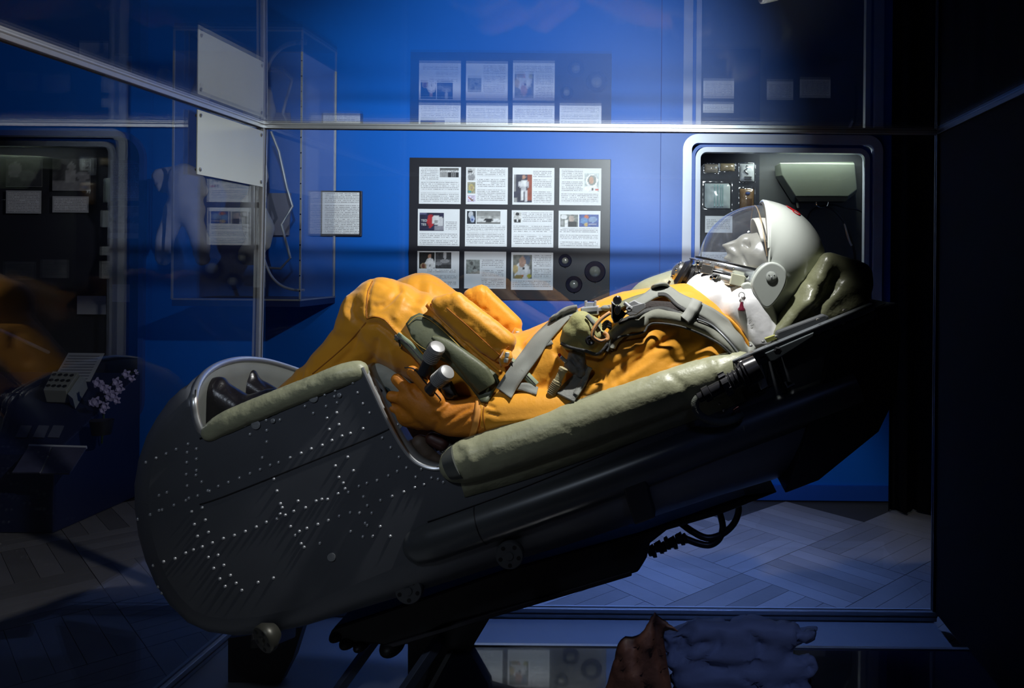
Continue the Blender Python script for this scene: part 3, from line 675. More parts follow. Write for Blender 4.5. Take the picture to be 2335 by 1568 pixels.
tag(MB().tube(smoothpath(PP([(1925,510),(1935,545),(1942,560)],DB-.02),6), .007, 8).build('cable_plug', steel), 'small metal plug hanging beside the arching cable', 'plug')

# ================================================================== LEFT NICHE (dark cabinet with photographs)
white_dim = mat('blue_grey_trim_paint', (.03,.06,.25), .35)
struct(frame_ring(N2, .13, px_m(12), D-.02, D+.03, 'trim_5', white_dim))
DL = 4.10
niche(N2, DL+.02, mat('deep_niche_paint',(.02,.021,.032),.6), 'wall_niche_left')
PIC['dog'] = ((.06,.06,.065), [('e',.25,.4,.2,.28,(.22,.22,.23)),('e',.6,.6,.25,.2,(.12,.12,.13))])
PIC['bedman'] = ((.09,.09,.09), [('r',0,.72,1,1,(.3,.3,.32)),('e',.5,.25,.1,.14,(.4,.4,.4)),('r',.35,.35,.6,.75,(.42,.42,.44)),('e',.8,.55,.18,.14,(.35,.35,.37))])
PIC['crowd2'] = ((.25,.25,.27), [('e',.1*i,.5,.05,.14,(.08,.08,.09)) for i in range(11)]+[('r',0,.62,1,.8,(.4,.4,.42))])
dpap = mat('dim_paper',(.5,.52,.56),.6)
nl = 'cards and photographs in the left niche'
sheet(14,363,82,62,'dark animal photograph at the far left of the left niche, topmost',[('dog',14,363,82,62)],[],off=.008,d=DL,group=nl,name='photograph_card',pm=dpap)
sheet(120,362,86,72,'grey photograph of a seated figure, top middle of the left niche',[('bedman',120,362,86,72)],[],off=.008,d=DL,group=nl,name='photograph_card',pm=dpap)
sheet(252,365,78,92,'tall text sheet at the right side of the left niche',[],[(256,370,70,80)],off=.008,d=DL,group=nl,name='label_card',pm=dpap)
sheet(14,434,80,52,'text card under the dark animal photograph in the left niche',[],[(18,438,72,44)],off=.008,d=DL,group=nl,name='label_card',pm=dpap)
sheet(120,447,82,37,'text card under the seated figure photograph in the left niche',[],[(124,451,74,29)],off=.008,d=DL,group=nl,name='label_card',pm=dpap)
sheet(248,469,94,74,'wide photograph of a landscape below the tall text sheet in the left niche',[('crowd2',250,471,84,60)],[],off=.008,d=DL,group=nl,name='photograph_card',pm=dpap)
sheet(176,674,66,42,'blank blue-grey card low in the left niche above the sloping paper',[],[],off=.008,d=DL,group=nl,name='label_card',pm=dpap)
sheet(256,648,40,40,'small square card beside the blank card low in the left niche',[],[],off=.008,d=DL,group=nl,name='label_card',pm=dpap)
# shelf in the niche with things standing on it
sx0 = N2[0]+.01; sx1 = N2[1]-.01
sh = tag(MB().add([(sx0,D+.03,N2[2]+.03),(sx1,D+.03,N2[2]+.03),(sx1,DL,N2[2]+.10),(sx0,DL,N2[2]+.10),(sx0,D+.03,N2[2]),(sx1,D+.03,N2[2]),(sx1,DL,N2[2]),(sx0,DL,N2[2])],[(0,1,2,3),(4,7,6,5),(0,4,5,1),(1,5,6,2),(2,6,7,3),(3,7,4,0)]).build('niche_shelf', black_p, smooth=False), 'sloping black shelf across the bottom of the left niche', 'shelf')
# big dark base cabinet standing before the niche
cb = thing('display_table', P(120,1150,3.55), 'low dark blue display table left of the case, holding a book and papers', 'table')
def flat_quad(pts, th, name, m, parent=None):
    v = [Vector(p) for p in pts]; n = (v[1]-v[0]).cross(v[2]-v[0]).normalized()
    if n.z < 0: n = -n
    return MB().prism([p-n*th for p in v], n*th).build(name, m, parent, smooth=False)
T0, T1 = 3.25, 3.79
def tb(px, py):      # point on a table top rising towards the wall
    a, b = P(px,py,1)-CAMP, CAMP    # plane z = zt + k*(y-T0)
    zt, k = .33, .48; s = (zt-k*T0-EYE)/(a.z-k*a.y); return b+a*s
pw = P(-20,900,T1).x; pe = P(330,900,T1).x
MB().add([(pw-.6,T0,0),(pe-.02,T0,0),(pe-.02,T1,0),(pw-.6,T1,0),(pw-.6,T0,.325),(pe-.02,T0,.325),(pe-.02,T1,.325+.48*(T1-T0)),(pw-.6,T1,.325+.48*(T1-T0))],[(0,3,2,1),(4,5,6,7),(0,1,5,4),(1,2,6,5),(2,3,7,6),(3,0,4,7)]).build('table_body', mat('table_paint',(.010,.016,.06),.4), cb, smooth=False, bevel=.006)
MB().tube(PP([(0,752,3.3),(50,775,3.4),(110,803,3.6)]), .008, 8).build('edge_rail', alu_d, cb)
t = thing('instruction_sheet', tb(180,838), 'pale printed paper lying on the sloping table left of the case', 'sheet')
flat_quad([tb(118,869),(tb(205,869)),tb(238,805),tb(156,804)], .003, 'paper', dpap, t)
for k in range(9):
    v0 = k/10+.06; a = tb(118,869).lerp(tb(156,804), v0); b = tb(205,869).lerp(tb(238,805), v0); d_ = b-a
    flat_quad([a+d_*.06+Vector((0,0,.002)), a+d_*.9+Vector((0,0,.002)), a+d_*.9+Vector((0,.006,.005)), a+d_*.06+Vector((0,.006,.005))], .0008, 'text_line', mat('faded_ink',(.2,.21,.25),.7), t)
t = thing('instrument_box', tb(150,915), 'small pale instrument box with rows of dark knobs on the sloping table', 'instrument')
A = [tb(106,918),tb(158,920),tb(186,878),tb(127,875)]; up = Vector((0,-.02,.06))
MB().prism([p+Vector((0,0,.002)) for p in A], up).build('case_body', mat('cream_dull_enamel',(.30,.31,.27),.5), t, smooth=False, bevel=.003)
for i in range(4):
    for j in range(3):
        p = A[0].lerp(A[1], .15+.23*i).lerp(A[3].lerp(A[2], .15+.23*i), .2+.3*j)+up
        MB().lathe(p, (0,-.3,1), [(0,.008),(.008,.008),(.009,.003)], 8).build('knob', blackp, t)
MB().prism([tb(160,921),tb(172,932),tb(200,885),tb(188,879)], up*.8).build('side_cover', mat('pale_cover',(.38,.42,.44),.4), t, smooth=False)
t = thing('open_book', tb(110,1050), 'open picture book lying on the front of the sloping table', 'book')
flat_quad([tb(28,1076),tb(92,1076),tb(118,1018),tb(66,1016)], .006, 'page', mat('dark_photo_page',(.07,.07,.12),.4,vary=.6,vscale=14), t)
flat_quad([tb(92,1078),tb(158,1079),tb(196,1020),tb(118,1018)], .006, 'page', mat('dark_photo_page',(.07,.07,.12)), t)
flat_quad([tb(64,1016),tb(197,1020),tb(198,1016),tb(66,1012)], .008, 'page_edge', dpap, t)
flat_quad([tb(90,1077),tb(96,1077),tb(121,1018),tb(116,1018)], .008, 'book_fold', dpap, t)
for (x,y,lb) in ((34,985,'leftmost of three small dark cards in a row behind the open book'),(74,985,'middle of three small dark cards in a row behind the open book'),(108,985,'rightmost of three small dark cards in a row behind the open book')):
    t = thing('small_card', tb(x+15,y), lb, 'card', 'small cards behind the open book')
    flat_quad([tb(x,y+11),tb(x+26,y+12),tb(x+38,y-15),tb(x+14,y-16)], .003, 'card_sheet', mat('slate_card',(.10,.11,.16),.5), t)
# orchid
orch = thing('potted_orchid', tb(235,930), 'white orchid spray drooping at the right end of the sloping table', 'flower')
petal = mat('orchid_petal_white',(.42,.38,.62),.6)
for k,(x,y,r) in enumerate([(225,872,13),(238,882,12),(248,890,12),(268,870,12),(275,885,12),(262,900,12),(222,915,13),(212,917,10),(242,925,11),(236,935,9),(290,852,11),(302,862,9),(268,912,10),(250,905,11),(310,845,4),(313,850,4)]):
    c = P(x,y,3.45); f = MB(); s = px_m(r,3.45); rt = random.random()*6
    for q in range(5):
        a = rt+q*2*math.pi/5; dr = Vector((math.cos(a),-.25,math.sin(a))); sd = Vector((-math.sin(a),0,math.cos(a)))
        f.add([c, c+dr*s*.5+sd*s*.38+Vector((0,-.006,0)), c+dr*s+sd*s*.12, c+dr*s-sd*s*.12, c+dr*s*.5-sd*s*.38+Vector((0,-.006,0))], [(0,1,2,3,4)])
        f.add([c+Vector((0,.002,0)), c+dr*s*.5+sd*s*.38+Vector((0,-.004,0)), c+dr*s+sd*s*.12+Vector((0,.002,0)), c+dr*s-sd*s*.12+Vector((0,.002,0)), c+dr*s*.5-sd*s*.38+Vector((0,-.004,0))], [(4,3,2,1,0)])
    f.build('bloom', petal, orch, smooth=False)
MB().tube(smoothpath(PP([(232,1010,3.5),(236,960,3.46),(240,900,3.46),(262,868,3.46),(300,850,3.46),(314,846,3.46)]),6), .004, 6).build('stem', mat('orchid_stem_green',(.03,.06,.02),.6), orch)
MB().lathe(tb(232,990)-Vector((0,0,.0)), (0,0,1), [(0,.035),(.06,.045),(.065,.047),(.06,.04)], 16).build('pot', hulld, orch)

# ================================================================== ACRYLIC WALL CASE with white garment, behind the left corner
ac = thing('acrylic_wall_case', P(540,690,3.6), 'clear acrylic wall case with silver edges behind the left corner post', 'wall case')
ya, yb = 3.45, D-.002
ax0 = P(392,690,ya).x; ax1 = P(684,690,ya).x; az0 = P(684,684,ya).z; az1 = P(684,118,ya).z
MB().box((ax0,ya-.002,az0),(ax1,ya+.002,az1)).build('front_sheet', acryl, ac, smooth=False)
MB().box((ax1-.002,ya,az0),(ax1+.002,yb,az1)).build('side_sheet', acryl, ac, smooth=False)
MB().box((ax0-.002,ya,az0),(ax0+.002,yb,az1)).build('side_sheet', acryl, ac, smooth=False)
MB().box((ax0,ya,az0-.03),(ax1,yb,az0)).build('base_shelf', mat('navy_shelf_paint',(.01,.02,.09),.4), ac, smooth=False)
for a, b in (((ax1,ya,az0),(ax1,ya,az1)),((ax1,yb-.01,az0),(ax1,yb-.01,az1)),((ax0,ya,az0),(ax0,ya,az1)),((ax0,ya,az0),(ax1,ya,az0)),((ax1,ya,az0),(ax1,yb,az0))):
    MB().bar(a, b, .007, .007).build('edge_strip', alu_d, ac, smooth=False)
for k in range(16):
    z = az0+.04+k*(az1-az0-.08)/15
    MB().lathe((ax1+.002,ya-.006,z),(0,-1,0),[(0,.0035),(.002,.003)],8).build('rivet', chrome, ac)
# folding strut inside (zigzag silver rod)
zz = [(618,300),(636,345),(655,430),(667,470),(642,512),(662,588),(640,612),(606,610)]
tag(MB().tube(PP(zz,3.6), .006, 8).build('folding_strut', alu_d), 'thin silver zigzag rod inside the acrylic wall case', 'rod')
tag(MB().tube(smoothpath(PP([(602,592),(618,628),(640,650),(668,660),(694,661)],3.5),6), .006, 8).build('curved_strut', alu_d), 'curved silver edge strip across the bottom corner of the acrylic wall case', 'rod')
tag(MB().prism(PP([(610,440),(662,440),(658,536),(606,536)],3.79), Vector((0,.01,0))).build('text_panel', mat('dim_panel_paper',(.18,.19,.26),.6), smooth=False), 'dim grey text panel behind the zigzag rod in the acrylic case', 'panel')
# white garment (headless torso with short legs) hanging, seen through left pane
g_ = MB()
gd = 3.55
def gc(a, b, ra, rb): g_.cone(P(a[0],a[1],gd), P(b[0],b[1],gd), px_m(ra,gd), px_m(rb,gd), 16)
gc((375,402),(420,400),22,26); gc((420,405),(418,470),34,30); gc((365,400),(372,425),18,16); gc((450,410),(462,440),18,14)
gc((405,470),(375,545),24,20); gc((375,545),(372,590),20,18); gc((430,470),(455,545),24,20); gc((455,545),(462,590),20,18); gc((400,480),(440,480),28,28)
V, N, Fc = remesh(g_, .016, 4); V = wrinkle(V, N, [], .006, 10, ridge=.006)
garment = mesh_from(V, Fc, 'white_undersuit', mat('off_white_cotton',(.40,.42,.50),.8,vary=.1), None)
tag(garment, 'off-white padded undersuit hanging inside the acrylic case left of the corner post', 'garment')
# bust with face profile beside the post
h_ = MB(); hd = 3.6
def hc(a, b, ra, rb): h_.cone(P(a[0],a[1],hd), P(b[0],b[1],hd), px_m(ra,hd), px_m(rb,hd), 16)
hc((585,385),(590,405),24,20); hc((604,388),(613,402),5,2.5); hc((605,412),(609,416),4,3); hc((588,400),(582,440),14,16); hc((575,470),(590,520),26,34); hc((596,540),(570,580),24,26); hc((600,505),(612,560),10,8)
V, N, Fc = remesh(h_, .012, 4)
tag(mesh_from(V, Fc, 'plaster_bust', mat('grey_plaster',(.36,.37,.36),.6), None), 'pale bust in profile just right of the left corner post', 'bust')
# ================================================================== EJECTION SEAT
dn, df = 1.76, 2.27
seat = thing('ejection_seat', P(900,1500,2.0), 'dark grey riveted metal capsule ejection seat tilted back inside the glass case', 'ejection seat')
skin = [(452,872),(425,876),(398,892),(366,918),(338,955),(312,1000),(294,1050),(284,1110),(285,1170),(293,1230),(310,1290),(334,1345),(368,1395),(410,1435),(460,1458),(520,1466),(600,1460),(680,1443),(760,1420),(860,1394),(1000,1356),(1140,1316),(1300,1270),(1460,1218),(1620,1166),(1780,1118),(1900,1070),(1990,960),(2010,860)]
rimp = [(2020,690),(1990,702),(1850,752),(1700,812),(1560,868),(1400,925),(1240,985),(1100,1035),(1040,1055),(1012,1066),(988,1068),(962,1062),(940,1048),(918,1022),(900,992),(880,955),(862,915),(845,875),(828,846),(800,852),(700,893),(600,935),(520,968),(470,988),(456,975),(447,945),(443,912),(446,888)]
skinw = [P(x,y,dn) for x,y in skin]; rimw = [P(x,y,dn) for x,y in rimp]
n = len(skinw)
def nrm(i):
    a = skinw[max(i-1,0)]; b = skinw[min(i+1,n-1)]; t = (b-a).normalized(); return Vector((-t.z,0,t.x))   # inward?
cen = P(700,1150,dn)
ins = []
for i in range(n):
    q = nrm(i)
    if skin[i][0] < 900 and q.dot(cen-skinw[i]) < 0: q = -q
    if skin[i][0] >= 900 and q.z < 0: q = -q
    ins.append(q)
nr = 8
mb = MB(); rows = []
for k in range(nr+1):
    ph = math.pi/2*k/nr; row = []
    for i in range(n):
        x = skin[i][0]; b = .055 if x < 700 else .055+min(1,(x-700)/500)*.065
        if i < 3: b *= .25+.3*i
        row.append(skinw[i]+ins[i]*b*(1-math.sin(ph))+Vector((0,b*(1-math.cos(ph)),0)))
    rows.append(row)
for k in range(1,12): rows.append([Vector((p.x, p.y+(dn+df-2*p.y)*k/12, p.z)) for p in rows[nr]])
for k in range(nr+1): rows.append([Vector((p.x, dn+df-p.y, p.z)) for p in rows[nr-k]])   # far side mirrored
m_ = len(rows)
cp = PP([(468,990,1.765),(455,975,1.757),(446,945,1.757),(443,912,1.762),(450,880,1.80),(468,852,1.86),(498,832,1.93),(535,821,2.0),(570,819,2.07),(610,824,2.14),(650,835,2.2),(700,852,2.27)])
cps = smoothpath(cp[3:],6); cyy = [p.y for p in cps]
for r in rows:
    for i, wt in enumerate((1,.72,.45,.25,.12,.05)):
        y = r[i].y; x_ = float(np.interp(y, cyy, [p.x for p in cps])); z_ = float(np.interp(y, cyy, [p.z for p in cps]))
        r[i] = r[i]+Vector((x_-skinw[0].x, 0, z_-skinw[0].z))*wt
vs = [p for r in rows for p in r]; fs = []
for k in range(m_-1):
    for i in range(n-1): fs.append((k*n+i, k*n+i+1, (k+1)*n+i+1, (k+1)*n+i))
mb.add(vs, fs)
near_poly = rows[0]+rimw; far_poly = rows[-1]+[Vector((p.x,df,p.z)) for p in rimw[:-5]]
mb.add(near_poly, [tuple(range(len(near_poly)))]); mb.add(far_poly, [tuple(range(len(far_poly)))])
bm = bmesh.new(); me = bpy.data.meshes.new('hull_shell'); me.from_pydata([tuple(v) for v in mb.v], [], mb.f); bm.from_mesh(me)
bmesh.ops.remove_doubles(bm, verts=bm.verts, dist=.0005); bmesh.ops.triangulate(bm, faces=[f for f in bm.faces if len(f.verts) > 4])
bmesh.ops.recalc_face_normals(bm, faces=bm.faces); bm.to_mesh(me); bm.free(); me.materials.append(hullm)
me.set_sharp_from_angle(angle=math.radians(32))
me.polygons.foreach_set('use_smooth', [not all(abs(me.vertices[v].co.y-dn) < 1e-3 for v in p.vertices) for p in me.polygons])
hull = bpy.data.objects.new('hull_shell', me); COL.objects.link(hull); link(hull, seat)
me.update()
hb = BVHTree.FromPolygons([tuple(v.co) for v in me.vertices], [tuple(p.vertices) for p in me.polygons])
sd = hull.modifiers.new('solid','SOLIDIFY'); sd.thickness = .006; sd.offset = 0
# seam lines of the skin sheets, as narrow overlapping lap strips
def along(name, pts, w_, m, off, th, parent=seat, **k): return ribbon(name, pts, w_, hb, m, parent, off=off, thick=th, na=2, sm=0, **k)
along('lap_seam', [(455,1150),(520,1128),(700,1056),(850,995),(905,968)], 3, hulld, .0042, .0008)
along('lap_seam', [(455,1000),(520,975),(700,900),(825,850)], 4, hulld, .0042, .0008)
along('lap_seam', [(975,1190),(1200,1108),(1500,985),(1760,880)], 3, hulld, .0042, .0008)
# rivets
def row(a, b, k): return [(a[0]+(b[0]-a[0])*i/(k-1), a[1]+(b[1]-a[1])*i/(k-1)) for i in range(k)]
RV = [(360,893),(352,902),(337,922),(326,940),(318,955),(310,985),(303,1005),(298,1026),(293,1048),(291,1072),(290,1094),(291,1118),(292,1142),(295,1166),(298,1188),(304,1218),(312,1244),(323,1271),(335,1296),(348,1315),(364,1335),(372,1349),(378,1361),(392,1380)]
RV += row((313,1063),(404,1023),5)+row((318,1182),(480,1118),7)+row((365,1162),(300,1189),2)
RV += [(431,1011),(429,1030),(428,1053),(427,1080),(429,1106),(433,1134),(439,1165),(445,1194),(452,1221),(450,1022),(450,1045),(450,1071),(449,1082),(462,1097),(476,1117),(463,1156),(470,1184),(477,1212)]
RV += row((455,1125),(905,900+77),14)[:0]+[(500,1107),(523,1098),(548,1088),(572,1078),(595,1069),(618,1059),(637,1053),(663,1042),(688,1032),(711,1022),(736,1014),(758,1003),(781,993),(800,987),(829,976)]
RV += [(610,980),(610,1006),(572,989),(560,969),(609,957),(640,941+15),(600,1042),(383,1121),(365,1128),(764,903),(766,890),(770,917),(745,925),(742,899),(697,925),(716,941),(769,940),(747,952),(752,978),(774,967),(806,872),(817,894),(829,919),(844,940),(873,997),(892,1019),(911,1041),(907,1073),(928,1065),(949,1086),(962,1068),(968,1103),(947,1110),(922,1120),(895,1130),(869,1139),(887,1083),(861,1094),(838,1100),(820,1107),(796,1121),(784,1100),(788,1113),(772,1124),(766,1061),(774,1087),(794,1041),(807,1072),(830,1131),(839,1151),(849,1168),(821,1168),(800,1167),(775,1175),(750,1185),(726,1194),(701,1203),(684,1210),(681,1141),(698,1156),(671,1164),(652,1173),(633,1181),(609,1189),(586,1200),(561,1210),(536,1219),(511,1226),(486,1236),(463,1245),(443,1252),(425,1259),(401,1272),(375,1279),(352,1287),(334,1300),(641,1147),(645,1156),(633,1118),(626,1091),(722,1141),(735,1137),(748,1137),(664,1199),(675,1219),(688,1238),(731,1237),(834,1191),(839,1196),(868,1199),(801,1210),(829,1222),(851,1221),(891,1221),(477,1269),(499,1264),(489,1294),(512,1287),(527,1310),(503,1318),(515,1335),(540,1328),(553,1344),(590,1326),(625,1316),(695,1246),(1000,1085+6),(1012,1098),(985,1088),(640,1170)]
rvm = bpy.data.meshes.new('rivet'); q_ = MB().lathe((0,0,0),(0,-1,0),[(-.001,.0038),(.0,.0038),(.0018,.0033),(.0030,.0020),(.0034,.0002)],10)
rvm.from_pydata(q_.v, [], q_.f); rvm.polygons.foreach_set('use_smooth',[True]*len(rvm.polygons)); rvm.materials.append(mat('rivet_metal',(.55,.57,.60),.28,.6))
extra = MB()
for i, (x, y) in enumerate(RV):
    l, nn = hit(hb, x, y)
    if l is None: continue
    R = Vector((0,-1,0)).rotation_difference(nn).to_matrix().to_4x4()
    o = bpy.data.objects.new('rivet', rvm); COL.objects.link(o); o.location = l+nn*.003; o.rotation_euler = R.to_euler(); link(o, seat); o.matrix_parent_inverse = Matrix.Translation(seat.location).inverted()
def oncap(name, x, y, prof, m, n_=20, parent=seat, bv=hb, lift=.0032):
    l, nn = hit(bv, x, y)
    if l is None: l = P(x,y,1.76); nn = Vector((0,-1,0))
    return MB().lathe(l+nn*lift, nn, prof, n_).build(name, m, parent)
for x, y, r in ((586,967,.010),(717,906,.010),(602,1160,.0),(758,1268,.009),(625,958,.005),(776,900,.005),(745,868,.0)):
    if r: oncap('grommet', x, y, [(0,r),(.003,r),(.004,r*.85),(.003,r*.5),(.001,r*.45)], alu_d)
# chrome coaming round the foot opening
MB().tube(smoothpath(cp,6), .008, 12).build('chrome_coaming', alu, seat)
# deck plate closing the nose between skin edge and coaming: inner shroud
ip = smoothpath(cp[2:],4); mb = MB(); vs = []; fs = []
for p in ip:
    for k in range(5):
        t = k/4; vs.append(p+Vector((.16*t,0,-.02*t-.10*t*t)) if False else p+Vector((.0,.0,-.17*t)))
for i in range(len(ip)-1):
    for k in range(4): fs.append((i*5+k,i*5+k+1,(i+1)*5+k+1,(i+1)*5+k))
solid(mb.add(vs, fs).build('inner_shroud', liner, seat), .003)
# lip of the arm cut-out
lp = [(826,838),(842,872),(862,915),(880,952),(900,990),(920,1022),(942,1048),(965,1062),(990,1068),(1014,1066)]
MB().tube(smoothpath(PP(lp,1.757),6), .0045, 8).build('cutout_lip', alu, seat)
lin = [(836,838),(872,900),(900,940),(935,985),(965,1020),(1000,1035),(1014,1040)]
mb = MB(); a_ = smoothpath(PP(lp,1.765),4); b_ = smoothpath([P(x+26,y-12,1.84) for x,y in lp],4); vs = a_+b_; k = len(a_)
mb.add(vs, [(i,i+1,k+i+1,k+i) for i in range(k-1)]); solid(mb.build('cutout_liner', mat('pale_grey_liner',(.40,.42,.42),.4,.3), seat), .003)
MB().prism(PP([(833,846),(848,852),(872,880),(892,920),(908,962),(893,966),(874,928),(856,892)],1.80), Vector((0,.006,0))).build('cutout_edge_plate', mat('light_grey_edge_plate',(.22,.24,.25),.35,.4), seat, smooth=False, bevel=.001)
# brackets with rivets inside the cut-out
for (pl_, rv) in (([(838,890),(862,878),(874,890),(868,904),(846,908)],[(846,896),(860,889)]),([(848,905),(862,902),(876,925),(872,934),(858,925)],[(856,910),(868,924)]),([(898,962),(912,958),(918,972),(908,982),(898,972)],[(907,968)])):
    MB().prism(PP(pl_,1.80), Vector((0,.004,0))).build('bracket', mat('grey_bracket',(.30,.32,.33),.4,.4), seat, smooth=False, bevel=.001)
    for x, y in rv: MB().lathe(P(x,y,1.80),(0,-1,0),[(0,.003),(.0015,.0028),(.0025,.001)],10).build('bolt', alu_d, seat)
MB().prism(PP([(858,895),(885,876),(905,880),(900,910),(875,922)],1.83), Vector((0,.02,0))).build('bracket', mat('teal_grey_bracket',(.07,.10,.10),.4,.3), seat, smooth=False, bevel=.002)
# inner floor / cushion under the occupant
mb = MB()
cs = [(640,1180),(760,1120),(900,1080),(1050,1040),(1180,1010),(1400,940),(1600,870),(1760,820),(1900,760)]
vs = []; fs = []
for x, y in cs:
    for yy in (1.80,1.9,2.0,2.12,2.25): vs.append(P(x,y+ (8 if yy in (1.80,2.25) else 0),2.0).copy()); vs[-1].y = yy
for i in range(len(cs)-1):
    for k in range(4): fs.append((i*5+k,i*5+k+1,(i+1)*5+k+1,(i+1)*5+k))
solid(mb.add(vs, fs).build('seat_cushion', mat('brown_grey_cushion',(.16,.14,.12),.6,bump=.003,bscale=25,vary=.2), seat, auto=False), .03)
# padding rolls with wrinkled vinyl
def pad(name, pts, r, m=olive, amp=.006, f=16, vox=.007, folds=()):
    mb = MB(); w = smoothpath(PP(pts, None), 6); rr = r if isinstance(r,list) else [r]*len(pts)
    for i in range(len(w)-1):
        u = i/(len(w)-1)*(len(rr)-1); k = min(int(u),len(rr)-2); a = rr[k]*(1-u+k)+rr[k+1]*(u-k)
        u = (i+1)/(len(w)-1)*(len(rr)-1); k = min(int(u),len(rr)-2); b = rr[k]*(1-u+k)+rr[k+1]*(u-k)
        mb.cone(w[i], w[i+1], a, b, 20, 5)
    V, N, Fc = remesh(mb, vox, 4); V = wrinkle(V, N, list(folds), amp*.35, f, ridge=amp*.3)
    return mesh_from(V, Fc, name, m, seat)
pad('armrest_pad', [(1042,1058,1.765),(1075,1047,1.765),(1180,1012,1.765),(1300,972,1.765),(1450,919,1.765),(1560,880,1.765),(1650,852,1.765),(1688,840,1.765)], [.040,.050,.053,.053,.053,.05,.045,.040], amp=.005, f=17,
    folds=[([(1040,1010),(1065,1020),(1075,1060)],6,10,.004),([(1520,850),(1560,880),(1575,920)],5,8,-.004),([(1620,815),(1640,860)],5,7,.004)])
along('pad_side_skirt', [(1050,1100),(1180,1062),(1300,1022),(1450,968),(1600,915),(1690,880)], 70, olive, .006, .006)
pad('footwell_pad', [(482,985,1.765),(520,962,1.765),(600,928,1.765),(700,888,1.765),(780,856,1.765),(815,846,1.77)], [.022,.027,.027,.026,.027,.025], amp=.003, f=30, vox=.005)
pad('footwell_pad', [(835,862,1.86),(865,850,1.86),(900,866,1.86),(915,890,1.86)], [.022,.034,.034,.03], mat('pale_pad_cloth',(.40,.42,.36),.6,bump=.002,bscale=40), amp=.004, f=26, vox=.005)
MB().lathe(P(1018,1066,1.75), P(1050,1052,1.75)-P(1018,1066,1.75), [(0,.018),(.004,.03),(.018,.036),(.032,.040)], 24).build('pad_end_cap', mat('dark_end_cap',(.12,.13,.12),.3,.3), seat)
# far side arm pad
pad('armrest_pad', [(1445,695,2.2),(1480,672,2.2),(1540,655,2.2),(1600,640,2.2)], [.03,.045,.05,.05], amp=.004, vox=.008)
# headrest cushion
hp = MB()
for a, b, ra, rb in (((1775,775),(1890,600),30,26),((1890,600),(1960,625),26,30),((1800,770),(1945,690),30,40),((1850,700),(1950,650),40,40)):
    for dd in (1.86,2.0,2.14): hp.cone(P(a[0],a[1],dd), P(b[0],b[1],dd), px_m(ra,dd), px_m(rb,dd), 16)
    hp.cone(P(a[0],a[1],1.86), P(a[0],a[1],2.14), px_m(ra,2), px_m(ra,2), 16)
V, N, Fc = remesh(hp, .009, 3); V = wrinkle(V, N, [([(1745,790),(1800,740),(1850,690),(1890,600)],14,14,.012),([(1810,760),(1870,700),(1910,640)],8,20,-.014),([(1850,690),(1870,700)],4,6,.006),([(1870,640),(1890,650)],4,6,.006)], .005, 8, ridge=.004)
mesh_from(V, Fc, 'headrest_cushion', mat('dark_olive_vinyl',(.15,.155,.09),.3,bump=.003,bscale=30,vary=.2), seat)
# side rail from the arm pad to the headrest
rl = [P(1672,828,1.735), P(1990,698,1.735)]; dr = (rl[1]-rl[0]).normalized(); upv = Vector((-dr.z,0,dr.x))
rm = mat('grey_rail_enamel',(.21,.23,.25),.35,.5)
MB().bar(rl[0], rl[1], .03, .016).build('side_rail', rm, seat, smooth=False, bevel=.0015)
MB().bar(rl[0]+upv*.004+Vector((0,-.016,0)), rl[1]+upv*.004+Vector((0,-.016,0)), .003, .0025).build('rail_slot', hulld, seat, smooth=False)
MB().bar(rl[0]-upv*.018, rl[1]-upv*.018, .022, .012).build('side_rail', mat('darker_rail',(.10,.11,.12),.4,.4), seat, smooth=False, bevel=.001)
for x, y in ((1712,793),(1740,784),(1770,772),(1865,733),(1925,712)): MB().lathe(P(x,y,1.73)+Vector((0,.0,.004)), (0,-.3,1), [(0,.004),(.003,.0035),(.004,.001)], 8).build('screw', steel, seat)
MB().prism(PP([(1744,805),(1856,757),(1856,766),(1822,788),(1768,822),(1756,824)],1.715), Vector((0,.01,0))).build('gusset_plate', mat('slate_plate',(.13,.15,.16),.4,.4), seat, smooth=False, bevel=.002)
MB().lathe(P(1773,799,1.714),(0,-1,0),[(0,.009),(.006,.009),(.008,.006)],6).build('hex_bolt', hulld, seat, smooth=False)
MB().prism(PP([(1772,756),(1880,716),(1892,722),(1884,736),(1775,778),(1770,770)],1.75), Vector((0,.03,0))).build('side_cushion_edge', mat('slate_pad',(.06,.065,.07),.6), seat, smooth=False, bevel=.004)
MB().prism(PP([(1745,772),(1768,764),(1772,772),(1750,781)],1.74), Vector((0,.02,0))).build('yellow_tab', mat('yellow_green_tab',(.35,.35,.10),.5), seat, smooth=False)
MB().prism(PP([(1856,757),(1980,708),(1985,730),(1880,768),(1862,775)],1.735), Vector((0,.02,0))).build('bracket_strip', hulld, seat, smooth=False, bevel=.001)
for x, y in ((1868,759),(1895,749),(1924,738)): MB().lathe(P(x,y,1.733),(0,-1,0),[(0,.004),(.002,.0035),(.003,.001)],10).build('screw', steel, seat)
MB().prism(PP([(1712,820),(1732,812),(1752,880),(1735,890)],1.725), Vector((0,.03,0))).build('clamp_plate', alu_d, seat, smooth=False, bevel=.002)
MB().prism(PP([(1732,812),(1750,808),(1756,850),(1750,885),(1752,880)],1.735), Vector((0,.03,0))).build('clamp_plate', mat('olive_clamp',(.16,.17,.13),.4,.2), seat, smooth=False, bevel=.002)
MB().prism(PP([(1758,822),(1772,824),(1790,870),(1805,872),(1812,880),(1790,886)],1.73), Vector((0,.012,0))).build('latch_bracket', hulld, seat, smooth=False, bevel=.001)
MB().tube(PP([(1790,870),(1796,882),(1812,874)],1.722), .0025, 6).build('latch_edge', alu_d, seat)
MB().prism(PP([(1975,706),(2050,690),(2055,760),(2046,900),(2005,985),(1868,1096),(1790,1126),(1830,1010),(1870,880),(1900,760)],1.742), Vector((0,.50,0))).build('added_dark_block', hulld, seat, smooth=False, bevel=.006)  # added black filler, covers the lit wall and hull end behind
